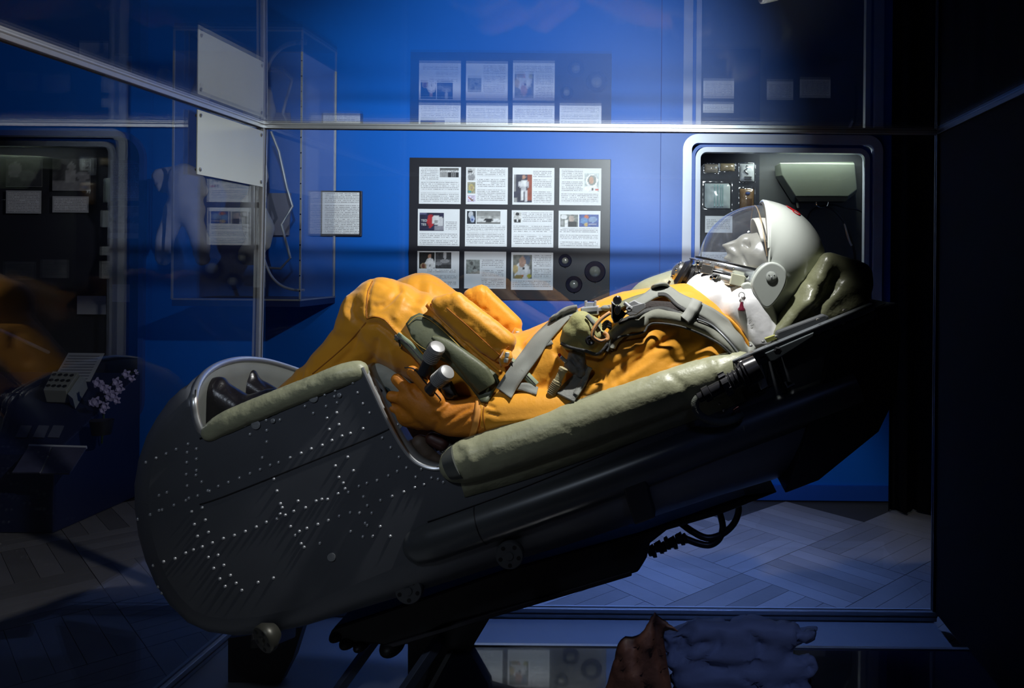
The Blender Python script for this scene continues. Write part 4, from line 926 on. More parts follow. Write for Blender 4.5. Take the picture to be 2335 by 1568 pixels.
# electrical connector and its cable
conn = P(1718,842,1.70); cd = (P(1592,908,1.70)-conn).normalized()
def seg(a, b, r0, r1, m, nm='connector_body', n_=20, prof=None):
    L_ = (P(1592,908,1.70)-conn).length; p = prof or [(a*L_, r0*.86),(a*L_+.001, r0),(b*L_-.001, r1),(b*L_, r1*.86)]
    return MB().lathe(conn, cd, p, n_).build(nm, m, seat)
seg(-.10,.12,.027,.030,blackp); seg(.12,.26,.024,.024,blackp); seg(.14,.17,.031,.031,blackp,'collar'); seg(.21,.24,.030,.030,blackp,'collar')
seg(.26,.44,.018,.018,blackp); seg(.30,.33,.021,.021,blackp,'collar'); seg(.38,.41,.021,.021,blackp,'collar')
seg(.44,.56,.024,.024,mat('dark_knurl_plastic',(.05,.05,.055),.3),'knurled_nut'); seg(.56,.78,.014,.014,blackp); seg(.78,.90,.017,.017,blackp,'knurled_nut'); seg(.90,1.0,.011,.011,blackp)
s1 = cd.cross(Vector((0,1,0))).normalized(); L_ = (P(1592,908,1.70)-conn).length
for k in range(10):
    a = 2*math.pi*k/10; rd = s1*math.cos(a)+Vector((0,1,0))*math.sin(a)
    MB().bar(conn+cd*.445*L_+rd*.025, conn+cd*.555*L_+rd*.025, .004, .004, up=rd).build('grip_rib', mat('dark_knurl_plastic',(.05,.05,.055)), seat, smooth=False)
MB().prism(PP([(1682,826),(1690,816),(1712,810),(1726,830),(1716,868),(1694,866)],1.712), Vector((0,.02,0))).build('connector_plate', blackp, seat, smooth=False, bevel=.002)
MB().lathe(P(1692,833,1.70),(0,-1,.2),[(0,.010),(.008,.010),(.010,.008),(.010,.004)],16).build('round_bolt', steel, seat)
MB().tube(smoothpath(PP([(1592,906,1.70),(1585,918,1.70),(1588,936,1.70),(1606,953,1.70),(1640,962,1.70),(1672,956,1.70),(1690,946,1.72)]),8), .0085, 12).build('connector_cable', mat('grey_green_cable_braid',(.10,.11,.09),.7,bump=.002,bscale=400), seat)
MB().prism(PP([(1672,938),(1686,928),(1694,958),(1682,966)],1.71), Vector((0,.03,0))).build('cable_gland', mat('dark_maroon_gland',(.05,.015,.02),.5), seat, smooth=False, bevel=.003)
for x, y in ((1648,863),(1641,920),(1650,935)): MB().lathe(P(x,y,1.75),(0,-1,0),[(0,.0035),(.002,.003),(.003,.001)],10).build('screw', steel, seat)
# long pod along the flank
pp_ = PP([(966,1238),(1100,1192),(1300,1122),(1500,1048),(1650,990),(1800,934),(1950,878)], 1.775)
w_ = smoothpath(pp_, 6); mb = MB(); k = len(w_); rr = [.047]*k; rr[0] = .044
st = w_[0]; d0_ = (w_[1]-w_[0]).normalized(); pre = [st-d0_*.045*math.cos(a) for a in [math.pi/2*j/6 for j in range(6)]]; prr = [.001]+[.045*math.sin(math.pi/2*j/6) for j in range(1,6)]
podm = mat('semi_gloss_grey_pod',(.10,.108,.115),.30,.35,vary=.1,vscale=10)
mb.tube(pre+w_, prr+rr, 28).build('flank_pod', podm, seat)
MB().tube([w_[6]-d0_*.0012, w_[6]+d0_*.0012], .0478, 28).build('pod_seam', hulld, seat)
# lower hull fittings : discs with holes
def disc(x, y, r, d, ax=(0,-1,0), nh=5, m=None):
    c = P(x,y,d); ax = Vector(ax).normalized(); m = m or mat('dim_grey_casting',(.075,.08,.09),.5,.3)
    o = MB().lathe(c, ax, [(-.03,r*.6),(-.012,r),(0,r),(.003,r*.93),(.003,r*.3),(.006,r*.28),(.006,.001)], 32).build('perforated_disc', m, seat)
    u = ax.cross(Vector((0,0,1))).normalized(); v = ax.cross(u)
    for k in range(nh):
        a = 2*math.pi*k/nh+.4; MB().lathe(c+(u*math.cos(a)+v*math.sin(a))*r*.68+ax*.0005, ax, [(0,r*.15),(.0032,r*.15),(.0034,r*.02)], 12).build('disc_hole', hulld, o)
disc(932,1346,.031,1.78); disc(1162,1266,.031,1.75)
disc(600,1458,.032,1.70,(-.5,-.8,-.25),5,mat('bronze_grey_casting',(.07,.07,.058),.4,.5)); 
MB().bar(P(600,1458,1.73), P(650,1440,1.95), .05, .03).build('roller_arm', hulld, seat, smooth=False, bevel=.004)
MB().prism(PP([(1418,1105),(1470,1085),(1478,1110),(1495,1180),(1448,1198),(1432,1150)],1.735), Vector((0,.05,0))).build('flank_bracket', mat('charcoal_bracket',(.03,.03,.034),.5,.3), seat, smooth=False, bevel=.004)
# mechanism under the seat
MB().prism(PP([(762,1430),(900,1385),(1150,1300),(1456,1215),(1700,1130),(1775,1122),(1640,1175),(1520,1210),(1482,1240),(1475,1272),(1455,1305),(1380,1325),(1200,1375),(1010,1425),(960,1455),(900,1480),(862,1470),(770,1462),(750,1445)],1.92), Vector((0,.22,0))).build('under_frame', hulld, seat, smooth=False, bevel=.006)
MB().bar(P(880,1470,1.93), P(1440,1302,1.93), .03, .012).build('under_rail', mat('black_steel_rail',(.035,.035,.045),.3,.6), seat, smooth=False, bevel=.002)
for i in range(11):
    MB().lathe(P(1478+8*i,1258-3.2*i+3*math.sin(i*2.1),1.98),(1,0,.4),[(0,.012+.004*(i%2)),(.008,.014+.004*(i%2)),(.010,.008)],10).build('corrugated_fitting', hulld, seat)
for pth in ([(1560,1226),(1590,1238),(1618,1242),(1640,1228),(1648,1200),(1640,1165),(1636,1140)],[(1552,1192),(1580,1212),(1612,1226),(1645,1218),(1672,1195),(1684,1165),(1680,1140)]):
    MB().tube(smoothpath(PP(pth,1.98),8), .0085, 12).build('under_hose', rubber, seat)
for (x, y, r) in ((776,1440,18),(800,1455,20),(830,1462,18),(895,1470,26)): MB().ell(P(x,y,1.95),(px_m(r,1.95),.05,px_m(r,1.95)*.8)).build('pivot_lug', hulld, seat)
# pedestal legs of the stand
std = thing('seat_stand', (-.5,2.0,.04), 'dark metal stand holding the tilted ejection seat above the case floor', 'stand')
bl_ = mat('blue_grey_steel',(.13,.16,.24),.4,.3)
MB().prism(PP([(930,1420),(1118,1385),(1115,1412),(1050,1520),(1040,1570),(930,1570)],2.02), Vector((0,.04,0))).build('leg_panel', mat('charcoal_leg',(.022,.023,.032),.5), std, smooth=False)
MB().bar(P(862,1448,2.06), P(765,1582,1.98), .02, .022).build('brace_bar', bl_, std, smooth=False, bevel=.001)
MB().bar(P(1000,1462,2.0), P(912,1590,1.92), .02, .026).build('brace_bar', bl_, std, smooth=False, bevel=.001)
MB().bar(P(850,1449,2.06), P(1000,1462,2.05), .03, .012).build('cross_bar', bl_, std, smooth=False)
MB().prism(PP([(520,1455),(690,1430),(668,1500),(640,1555),(560,1560),(520,1555)],2.05), Vector((0,.03,0))).build('leg_panel', mat('charcoal_leg',(.022,.023,.032)), std, smooth=False)

# ================================================================== MANNEQUIN IN ORANGE SUIT
man = thing('suited_mannequin', P(1180,960,2.0), 'mannequin in an orange flight suit lying back in the seat with knees raised', 'mannequin')
B = MB()
def bc(a, b, d1, d2, ra, rb): B.cone(P(a[0],a[1],d1), P(b[0],b[1],d2), ra, rb, 24, 8)
for dd in (1.93,2.08):
    bc((1175,872),(1240,855),dd,dd,.115,.118); bc((1240,855),(1340,822),dd,dd,.118,.128); bc((1340,822),(1450,792),dd,dd,.128,.140); bc((1450,792),(1560,765),dd,dd,.140,.128); bc((1560,765),(1622,780),dd,dd,.128,.095)
bc((1560,780),(1628,815),1.88,1.86,.115,.080)                       # near shoulder
bc((1632,818),(1500,862),1.845,1.83,.080,.080); bc((1500,862),(1350,930),1.83,1.81,.080,.066)   # near upper arm
bc((1350,938),(1230,945),1.81,1.80,.062,.055); bc((1230,945),(1120,945),1.80,1.80,.055,.050)    # forearm
bc((1560,745),(1480,740),2.16,2.2,.10,.085); bc((1480,745),(1390,800),2.2,2.22,.085,.07)        # far arm
bc((1175,880),(1060,820),1.90,1.885,.110,.105); bc((1060,820),(900,738),1.885,1.88,.105,.097)   # near thigh
bc((1175,870),(1060,790),2.10,2.12,.105,.10); bc((1060,790),(960,702),2.12,2.12,.10,.090)       # far thigh
bc((900,732),(838,745),1.88,1.88,.094,.072); bc((872,708),(850,722),1.88,1.88,.080,.076); bc((890,735),(700,905),1.88,1.90,.080,.060); bc((700,905),(620,975),1.90,1.91,.062,.06)  # near shin
bc((955,698),(905,705),2.12,2.12,.09,.075); bc((945,705),(740,890),2.12,2.10,.072,.058)
bc((1430,835),(1560,800),1.865,1.86,.095,.095)
V, N, Fc = remesh(B, .0043, 8)
folds = [
 ([(852,632),(840,660),(836,700),(836,728)],3,5,-.006),
 ([(906,640),(912,662),(895,682),(866,706)],9,5,-.008), ([(925,672),(912,700),(902,735)],14,10,.009), ([(875,690),(850,700)],5,8,-.006),
 ([(958,625),(955,660),(945,700)],16,12,-.006), ([(985,640),(975,680),(955,715)],14,12,.005),
 ([(836,728),(855,722),(878,730),(900,755),(925,775),(945,790)],4,7,.009), ([(836,738),(860,738),(885,755),(915,785)],7,5,-.012),
 ([(812,680),(800,705),(808,728),(832,742)],8,12,-.010), ([(800,672),(786,700),(788,730)],6,6,.006),
 ([(815,760),(800,800),(760,840)],10,7,-.010), ([(770,740),(745,790),(705,830)],9,12,.008), ([(735,750),(705,800),(680,850)],8,6,-.008), ([(860,770),(850,830)],9,6,-.010), ([(890,790),(905,850)],7,9,.007),
 ([(725,760),(690,810),(672,860)],6,10,.006),([(700,840),(690,880)],3,4,.005),
 ([(960,700),(1060,790),(1150,860)],4,5,-.003), ([(985,720),(1000,745)],5,5,-.004),([(1010,735),(1030,765)],5,5,-.004),([(1035,755),(1055,790)],5,5,-.004),([(1060,775),(1080,810)],5,5,-.004),
 ([(1545,755),(1480,800),(1420,855),(1345,908)],10,16,-.020), ([(1560,775),(1500,815),(1440,855),(1370,900)],16,9,.010),
 ([(1480,768),(1470,790),(1430,820),(1390,842)],8,12,-.014), ([(1520,768),(1478,800),(1445,828)],5,8,-.007), ([(1450,775),(1446,800),(1425,815)],5,7,.008),
 ([(1400,800),(1390,815),(1350,850)],8,10,.010), ([(1330,850),(1361,868),(1390,862)],8,8,-.012), ([(1325,865),(1335,890),(1350,905)],8,10,-.010), ([(1365,845),(1400,850),(1420,840)],8,6,.008),
 ([(1600,790),(1560,812),(1520,835)],5,5,-.005),
 ([(1110,990),(1200,972),(1300,945),(1400,915)],8,6,-.009), ([(1120,965),(1220,955),(1330,935)],6,10,.004), ([(1105,1000),(1180,985),(1260,975)],5,5,-.008), ([(1100,905),(1095,940),(1100,980)],4,5,.004),
 ([(1105,920),(1130,930)],4,4,-.004),([(1105,940),(1140,948)],4,4,-.004),
 ([(1180,850),(1215,810),(1250,775),(1270,750)],7,9,-.007), ([(1265,790),(1275,830),(1250,870)],6,9,-.008), ([(1300,800),(1290,850)],6,6,.005), ([(1195,790),(1225,765),(1240,750)],5,7,.006),
 ([(1390,730),(1380,760),(1385,800)],10,8,-.008),
 ([(1490,670),(1540,680),(1600,720)],8,8,.006), ([(1560,690),(1640,745),(1690,790)],5,5,.006),
 ([(1040,610),(1060,650)],6,6,-.006), ([(940,608),(1010,640),(1065,690)],5,6,.003)]
folds = [(f[0],f[1],f[2],f[3]*(.75 if f[0][0][0] < 960 else .32 if f[0][0][0] > 1290 and f[0][0][1] < 895 else 1.0)) for f in folds]
V = wrinkle(V, N, folds, .0016, 7, ridge=.0018)
body = mesh_from(V, Fc, 'flight_suit', orange, man)
bb_ = bvh_of(V, Fc)
# sleeve cuff (blousing) lump, pockets
def blob(name, caps, vox, m, parent, folds=(), namp=.0015, f=12, ridge=.002, sm=4, ell=()):
    mb = MB()
    for a, b, d1, d2, ra, rb in caps: mb.cone(P(a[0],a[1],d1), P(b[0],b[1],d2), ra, rb, 20, 6)
    for c, r, R in ell: mb.ell(c, r, R=R)
    V, N, Fc = remesh(mb, vox, sm); V = wrinkle(V, N, list(folds), namp, f, ridge=ridge)
    return mesh_from(V, Fc, name, m, parent), bvh_of(V, Fc)
def blockmb(corn, d, th, r):   # rounded slab with pixel corners: capsules along the edges and across
    caps = []; k = len(corn)
    for i in range(k):
        for (t) in (0, th): caps.append((corn[i], corn[(i+1)%k], d+t, d+t, r, r))
    cx_ = sum(c[0] for c in corn)/k; cy_ = sum(c[1] for c in corn)/k
    for i in range(k):
        for t in (0, th/2, th):
            caps.append((corn[i], (cx_,cy_), d+t, d+t, r, r*1.25)); 
            a = ((corn[i][0]+corn[(i+1)%k][0])/2, (corn[i][1]+corn[(i+1)%k][1])/2); caps.append((a, (cx_,cy_), d+t, d+t, r, r*1.25))
    return caps
pk, pkb = blob('thigh_pocket', blockmb([(1003,695),(1040,685),(1158,778),(1138,806),(1070,762)], 1.80, .06, .021), .005, orange, man,
    [([(980,700),(1040,760),(1110,822),(1150,848)],4,4,-.004),([(1035,690),(1090,730),(1160,790)],8,8,.004),([(1120,790),(1160,790)],3,3,-.003)], .002, 9, .003)
pk2, _ = blob('thigh_pocket', blockmb([(1075,676),(1098,668),(1172,738),(1166,778),(1120,745)], 2.02, .07, .022), .005, orange, man,
    [([(1060,672),(1120,730),(1165,775)],3,3,-.004),([(1100,700),(1112,712)],5,5,-.005),([(1125,725),(1137,735)],5,5,-.005),([(1150,745),(1158,757)],5,5,-.005)], .002, 10, .003)
# leather end loops with white toggles on both pockets
for (cx_, cy_, d) in ((1152,818,1.775),(1176,768,1.99)):
    lp_ = [(cx_-16,cy_+2),(cx_-2,cy_-22),(cx_+14,cy_-18),(cx_+18,cy_-2),(cx_+6,cy_+16),(cx_-10,cy_+20)]
    patch('pocket_tab', lp_, None, orange, man, off=0, thick=.005, depth=d, step=8, crown=.008)
    MB().lathe(P(cx_+1,cy_+8,d-.012), P(cx_+5,cy_-14,d-.012)-P(cx_+1,cy_+8,d-.012), [(0,.0045),(.001,.005),(.009,.005),(.010,.0035),(.013,.0035),(.014,.005),(.022,.005),(.023,.003)], 12).build('white_toggle', mat('white_toggle_plastic',(.6,.62,.55),.35), man)
# pocket seam strip
ribbon('pocket_hem', [(976,690),(1020,740),(1080,795),(1140,848)], 7, bb_, orange, man, off=.008, thick=.004, na=3)
# green leather reinforcement and knife sheath
gp = patch('leather_patch', [(925,738),(937,722),(956,713),(980,720),(1004,738),(1050,785),(1085,818),(1130,850),(1140,870),(1112,915),(1095,914),(1070,880),(1022,830),(985,810),(960,800),(938,768)], bb_, greenp, man, off=.009, thick=.004, step=12)
V2 = None
ribbon('leather_sheath', [(985,768),(1010,782),(1050,815),(1090,855),(1110,885)], [8,26,42,58,48], bb_, greenp, man, off=.017, thick=.004, na=7, crown=.004)
for pts in ([(930,740),(957,720),(1002,745),(1080,822)],[(935,768),(962,792),(1015,818)]): ribbon('stitching', pts, 1.6, bb_, mat('tan_thread',(.45,.30,.06),.7), man, off=.0155, thick=.001, na=2)
# zips
def zipper(pts, off=.008, parent=man):
    ribbon('zip_tape', pts, 18, bb_, mat('pale_green_zip_tape',(.27,.33,.22),.7), parent, off=off, thick=.003, na=3)
    c = smoothpath([Vector((p[0],p[1],0)) for p in pts], 12); tot = sum((b-a).length for a, b in zip(c, c[1:])); acc = 0; nxt = 0; z = MB(); k = 0
    for a, b in zip(c, c[1:]):
        L_ = (b-a).length
        while nxt <= acc+L_:
            q = a.lerp(b, (nxt-acc)/L_); l, nn = hit(bb_, q.x, q.y)
            if l is not None: z.obox(P(q.x,q.y,l.y-off-.003), Vector((.0011,0,.0009)), Vector((0,.001,0)), Vector((-.0022,0,.0026)))
            nxt += 3.2
        acc += L_
    o = z.build('zip_teeth', steel, parent, smooth=False); o['kind'] = 'stuff'
    q = pts[0]; l, _ = hit(bb_, q[0], q[1]); dd = (l.y if l is not None else 1.8)-off-.006
    MB().bar(P(q[0]-2,q[1]-2,dd), P(q[0]+8,q[1]+8,dd), .006, .009, up=Vector((0,1,0))).build('zip_slider', steel, parent, smooth=False, bevel=.001)
    MB().bar(P(q[0]+6,q[1]+8,dd-.003), P(q[0]+10,q[1]+24,dd-.003), .003, .005, up=Vector((0,1,0))).build('zip_pull', hulld, parent, smooth=False, bevel=.001)
zipper([(903,766),(930,785),(960,820),(985,850),(1010,885)]); zipper([(1160,818),(1180,836),(1205,860),(1222,878)])
for i, pts in enumerate(([(915,790),(940,808),(970,845)],[(985,860),(1010,892)])): ribbon('woven_lacing', pts, 9, bb_, mat('brown_orange_lacing',(.42,.15,.015),.8,bump=.003,bscale=150,kind='weave'), man, off=.006, thick=.003, na=3)
# glove
gl = [((1105,952),(1080,950),1.80,1.80,.049,.049),((1080,950),(1030,950),1.80,1.80,.048,.044),((1030,950),(975,930),1.80,1.80,.044,.040),((975,930),(940,905),1.80,1.80,.038,.032),((975,945),(935,945),1.81,1.81,.036,.030),
 ((940,846),(1000,912),1.765,1.77,.0135,.016),((905,864),(928,888),1.785,1.785,.0135,.014),((928,888),(965,925),1.785,1.785,.014,.016),
 ((893,903),(915,908),1.80,1.80,.013,.014),((915,908),(955,930),1.80,1.80,.014,.016),((898,930),(925,940),1.81,1.81,.013,.014),((925,940),(960,950),1.81,1.81,.014,.016),((915,958),(955,965),1.82,1.82,.012,.016),
 ((1000,828),(1022,870),1.84,1.84,.0115,.013),((1022,870),(1050,915),1.84,1.82,.014,.022)]
glo, glb = blob('glove', gl, .0042, orange_d, man, [([(985,945),(1010,930),(1040,905)],5,8,.005),([(985,990),(1000,960),(985,935)],5,8,-.006),([(1030,985),(1060,960),(1085,940)],5,6,-.005),([(1010,970),(1050,940),(1075,925)],5,6,-.005),([(935,885),(955,910)],4,4,-.004)], .0006, 14, .0012, 3)
ribbon('wrist_band', [(1092,908),(1090,930),(1084,965),(1074,1004)], 14, glb, orange_l, man, off=.006, thick=.003, na=4)
ribbon('glove_piping', [(922,838),(945,842),(968,870),(1000,905),(1005,914)], 2.5, None, rubber, man, off=0, thick=.003, na=2, depths=[1.752,1.75,1.75,1.75,1.755])
patch('palm_leather', [(1000,880),(1030,868),(1047,905),(1020,914),(1004,910)], None, mat('black_palm_leather',(.02,.022,.026),.3), man, off=0, thick=.012, depth=1.775, crown=.01, step=8)
seam_m = mat('dark_orange_seam_thread',(.40,.13,.008),.7)
def seam_(*pts, w=2.2, v=None): return ribbon('suit_seam', pts, w, v or bb_, seam_m, man, off=.0012, thick=.0008, na=2, sm=1)
seam_((850,640),(839,665),(836,700),(836,726)); seam_((836,727),(858,722),(880,732),(902,757),(926,776),(946,792)); seam_((834,735),(800,775),(760,812),(712,852))
seam_((1545,690),(1600,715),(1655,755),(1690,795)); seam_((1110,905),(1102,940),(1106,985))
seam_((1018,702),(1060,738),(1112,785),(1142,812),v=pkb); seam_((1128,822),(1142,808),(1160,790),v=pkb)
for nm, caps, m_2 in (('brown_glove_bundle',[((958,1012),(975,1035),1.835,1.835,.022,.020),((975,1035),(1000,1050),1.835,1.835,.018,.012)],mat('dim_brown_leather',(.10,.07,.05),.6)),('dark_toggle',[((985,1000),(1010,1012),1.825,1.825,.016,.017)],mat('oxblood_leather',(.05,.015,.010),.5)),('ribbed_grey_sleeve',[((1012,1005),(1030,1035),1.835,1.835,.018,.022)],mat('ribbed_grey_knit',(.16,.16,.15),.8,bump=.003,bscale=120,kind='weave'))):
    o_, _ = blob(nm, caps, .004, m_2, seat, [], .001, 20, .002, 2)
# boots
for (dx, dy, d, lb) in ((0,0,1.90,0),(72,-22,2.08,1)):
    s = 1.0 if not lb else .85
    caps = [((492+dx,900+dy),(500+dx,960+dy),d,d,.040*s,.044*s),((500+dx,905+dy),(560+dx,945+dy),d,d,.038*s,.042*s),((560+dx,945+dy),(620+dx,930+dy),d,d,.044*s,.048*s),((482+dx,885+dy),(498+dx,880+dy),d,d,.022*s,.024*s)]
    blob('boot', caps, .005, bootm, man, [([(520+dx,880+dy),(540+dx,905+dy),(560+dx,925+dy)],5,5,-.003)], .0005, 8, .0005, 6)
# collar: white neck fabric
nk, nkb = blob('neck_cover', [((1660,722),(1625,725),2.0,2.0,.078,.085),((1690,705),(1690,750),1.96,1.93,.058,.055),((1620,690),(1600,710),2.0,2.0,.055,.065),((1690,745),(1730,785),1.93,1.9,.05,.035),((1704,702),(1740,772),1.885,1.868,.062,.050),((1740,772),(1752,800),1.868,1.87,.048,.034),((1625,690),(1650,730),1.94,1.93,.08,.07),((1625,690),(1650,730),2.06,2.06,.08,.07)], .0055, white_c, man, [([(1690,680),(1700,720),(1720,760)],4,4,-.004)], .0006, 8, .001, 6)
ribbon('collar_hem', [(1545,652),(1575,672),(1620,700),(1665,735),(1690,765),(1710,800)], 14, nkb, orange, man, off=.006, thick=.006, na=4, crown=.004)
# head
H = MB(); HC = P(1733,607,2.0)
def hcp(a, b, d1, d2, ra, rb): H.cone(P(a[0],a[1],d1), P(b[0],b[1],d2), ra, rb, 20, 7)
hcp((1728,622),(1742,600),2.0,2.0,.070,.080); hcp((1712,628),(1706,596),2.0,2.0,.052,.042); hcp((1706,562),(1716,566),2.0,2.0,.034,.04)
for d_ in (1.985,2.015): hcp((1676,606),(1690,616),2.0,2.0,.014,.028)
H.add([P(1648,558,2.0),P(1700,536,2.0),P(1662,590,2.0),P(1692,592,1.962),P(1692,592,2.038),P(1705,570,2.0)], [(0,1,3),(0,3,2),(0,2,4),(0,4,1),(1,5,3),(3,5,2),(2,5,4),(4,5,1)])
hcp((1650,560),(1690,556),2.0,2.0,.005,.016); hcp((1655,588),(1690,592),2.0,2.0,.006,.018)
V, N, Fc = remesh(H, .0042, 1); V = wrinkle(V, N, [([(1696,562),(1702,557),(1710,555)],7,7,-.014),([(1665,604),(1680,612),(1690,615)],3,3,-.005),([(1690,580),(1700,600),(1706,612)],4,4,-.005)], .0005, 10)
mesh_from(V, Fc, 'head', facem, man)
# ================================================================== HELMET
hel = thing('space_helmet', HC-Vector((0,0,.16)), 'white rounded helmet with a clear bubble visor and red lettering', 'helmet')
RS, RV_ = .161, .153
def sph(rad, ph, th):   # ph angle about the depth axis (0=right, 90=up), th from near pole 0..180
    return HC+Vector((math.cos(ph)*math.sin(th), -math.cos(th), math.sin(ph)*math.sin(th)))*rad
def lune(rad, p0, p1, n0=28, n1=36, t0=3, t1=177, rf=None):
    vs = []; fs = []
    for i in range(n0+1):
        ph = math.radians(p0+(p1-p0)*i/n0)
        for j in range(n1+1):
            th = math.radians(t0+(t1-t0)*j/n1); vs.append(sph(rad*(rf(ph,th) if rf else 1), ph, th))
    for i in range(n0):
        for j in range(n1): a = i*(n1+1)+j; fs.append((a,a+1,a+n1+2,a+n1+1))
    return MB().add(vs, fs)
hcap = lune(.122, -60, 100, 30, 24, 30, 150).build('head_cap', mat('cream_comfort_cap',(.50,.48,.38),.6,bump=.001,bscale=60), man, auto=False); solid(hcap, .004)
def shellr(ph, th):
    d = math.degrees(ph); e = 1.0
    if d > 66: e += .020*((d-66)/22)**2      # flared lip
    if d < -20: e += .02*math.sin(math.radians((-20-d)*1.5))
    return e
sh_ = lune(RS, -118, 88, 60, 44, 1, 179, shellr).build('helmet_shell', white_h, hel, auto=False); solid(sh_, .006, 0)
vis = lune(RV_, 86, 176, 40, 40, 4, 176, lambda ph,th: 1+.02*math.sin(ph-math.pi/2)).build('visor', dome_g, hel, auto=False)
rimpts = [sph(RS*1.018, math.radians(88.3), math.radians(t)) for t in range(15,166,4)]
MB().tube(rimpts, .0036, 10).build('shell_lip', white_h, hel)
MB().tube([sph(RS*.985, math.radians(89.5), math.radians(t)) for t in range(16,165,4)], .0030, 8).build('rubber_seal', mat('dark_seal_rubber',(.05,.045,.035),.5), hel)
MB().tube([sph(RV_*.995, math.radians(96), math.radians(t)) for t in range(9,172,4)], .0017, 8).build('visor_edge', gold, hel)
# neck ring bands laid on a slightly larger sphere
SB = MB().ell(HC, (RV_+.004,)*3, 64, 40); sbb = BVHTree.FromPolygons(SB.v, SB.f)
def band(name, pts, w, m, off, th, crown=0): return ribbon(name, pts, w, sbb, m, hel, off=off, thick=th, na=5, sm=2, crown=crown)
ring1 = [(1584,590),(1592,598),(1620,606),(1660,613),(1700,620),(1745,628)]
ring2 = [(1583,604),(1592,612),(1622,622),(1662,631),(1705,640),(1735,648)]
# ring as true tubes around the neck opening
up_h = (P(1590,590,2)-P(1610,650,2)).normalized()
def ringtube(c, ra, depthr, tilt, thick, name, m, h=.0):
    pts = []
    for k in range(64):
        a = 2*math.pi*k/64; pts.append(c+Vector((math.cos(a)*ra*math.cos(tilt), math.sin(a)*depthr, math.cos(a)*ra*math.sin(tilt))))
    return MB().tube(pts, thick, 10, closed=True).build(name, m, hel)
tl = math.radians(-12)
def collarband(y0, y1, r, name, m, th=.003, cx=1680, n0=64):
    vs = []; fs = []
    for k in range(n0):
        a = 2*math.pi*k/n0
        for yy in (y0, y1):
            c = P(cx, yy, 2.0); vs.append(c+Vector((math.cos(a)*r*math.cos(tl), math.sin(a)*r*1.18, math.cos(a)*r*math.sin(tl))))
    for k in range(n0): j = (k+1)%n0; fs.append((2*k,2*j,2*j+1,2*k+1))
    o = MB().add(vs, fs).build(name, m, hel, auto=False); solid(o, th, 0); return o
collarband(606, 627, .104, 'neck_ring', alu, .005)
collarband(629, 633, .104, 'ring_gap', hulld, .003)
collarband(633, 651, .105, 'neck_ring', mat('satin_steel',(.46,.46,.44),.35,.7,vary=.1), .005)
collarband(651, 654, .107, 'ring_cord', gold, .004)
collarband(604, 607, .105, 'ring_gap', hulld, .004)
def onring(x, y): # point on near face of ring at pixel
    c = P(1680, y, 2.0); X = (P(x,y,2.0)-c).x/math.cos(tl)*.94; r = .104; s = max(-.999, min(.999, X/r)); a = math.acos(s); d = -math.sin(a)*r*1.18
    return P(x, y+X*0, 2.0+d)
def rc(x, y): return onring(x, y+(x-1680)*.205)
for x in (1592,1605,1620,1637,1655,1672,1690,1704): MB().lathe(rc(x,612)+Vector((0,.001,0)),(0,-1,0),[(0,.0032),(.003,.0028),(.004,.001)],10).build('ring_rivet', alu, hel)
def rbox(name, x, y, w_, h_, d_, m, dz=0):
    c = rc(x,y)+Vector((0,-d_/2+dz,0)); t = Vector((math.cos(tl),0,math.sin(tl))); u = Vector((-t.z,0,t.x))
    return MB().obox(c, t*w_/2, Vector((0,d_/2,0)), u*h_/2).build(name, m, hel, smooth=False, bevel=.0015)
rbox('ring_latch', 1612, 628, .028, .022, .012, steel); rbox('latch_slot', 1610, 630, .006, .007, .014, hulld); rbox('ring_latch', 1592, 626, .012, .028, .012, steel)
rbox('latch_block', 1680, 638, .032, .026, .024, cream); rbox('latch_block', 1701, 640, .012, .014, .018, steel); rbox('latch_bolt', 1632, 638, .018, .010, .012, alu)
rbox('latch_block', 1712, 634, .02, .016, .008, alu_d)
MB().tube(PP([(1574,589,1.98),(1584,590,1.96),(1592,594,1.93)]), .0028, 8).build('latch_pin', alu, hel)
for x, y in ((1592,618),(1622,644),(1595,640),(1630,641),(1702,628)): MB().lathe(rc(x,y)+Vector((0,-.010,0)),(0,-1,0),[(0,.005),(.005,.005),(.007,.002)],12).build('latch_screw', chrome, hel)
# ear cover: thick boss on the side with leg reaching down to the neck
def bosspatch(name, poly, d, th, m, r=.006):
    o = MB().prism(smoothpath(PP(poly,d),4,True), Vector((0,th,0))).build(name, m, hel, smooth=True, bevel=r); o.modifiers['bevel'].segments = 4; return o
bosspatch('ear_cover', [(1738,606),(1757,597),(1778,602),(1793,618),(1795,640),(1786,664),(1770,688),(1754,702),(1740,700),(1729,685),(1718,664),(1713,646),(1722,624)], 1.829, .055, white_h, .005)
bosspatch('cheek_arm', [(1690,652),(1704,643),(1720,650),(1736,672),(1746,694),(1738,704),(1724,698),(1706,678)], 1.846, .05, mat('grey_white_enamel',(.50,.53,.48),.3), .005)
ec = P(1759,631,1.828); MB().lathe(ec,(0,-1,0),[(0,.0125),(.0008,.0125),(.0012,.0118),(.0012,.002)],32).build('pivot_cap', white_h, hel)
MB().tube([ec+Vector((math.cos(a)*.0128,-.0003,math.sin(a)*.0128)) for a in [2*math.pi*k/32 for k in range(32)]], .0005, 6, closed=True).build('cap_groove', alu_d, hel)
MB().ell(ec+Vector((0,-.0012,-.002)),(.0018,.0012,.0036),12,8).build('cap_screw', alu_d, hel)
for s_ in (-1,1): MB().ell(ec+Vector((.0062*s_,-.0012,.005)),(.0012,.001,.0012),8,6).build('cap_pin', alu_d, hel)
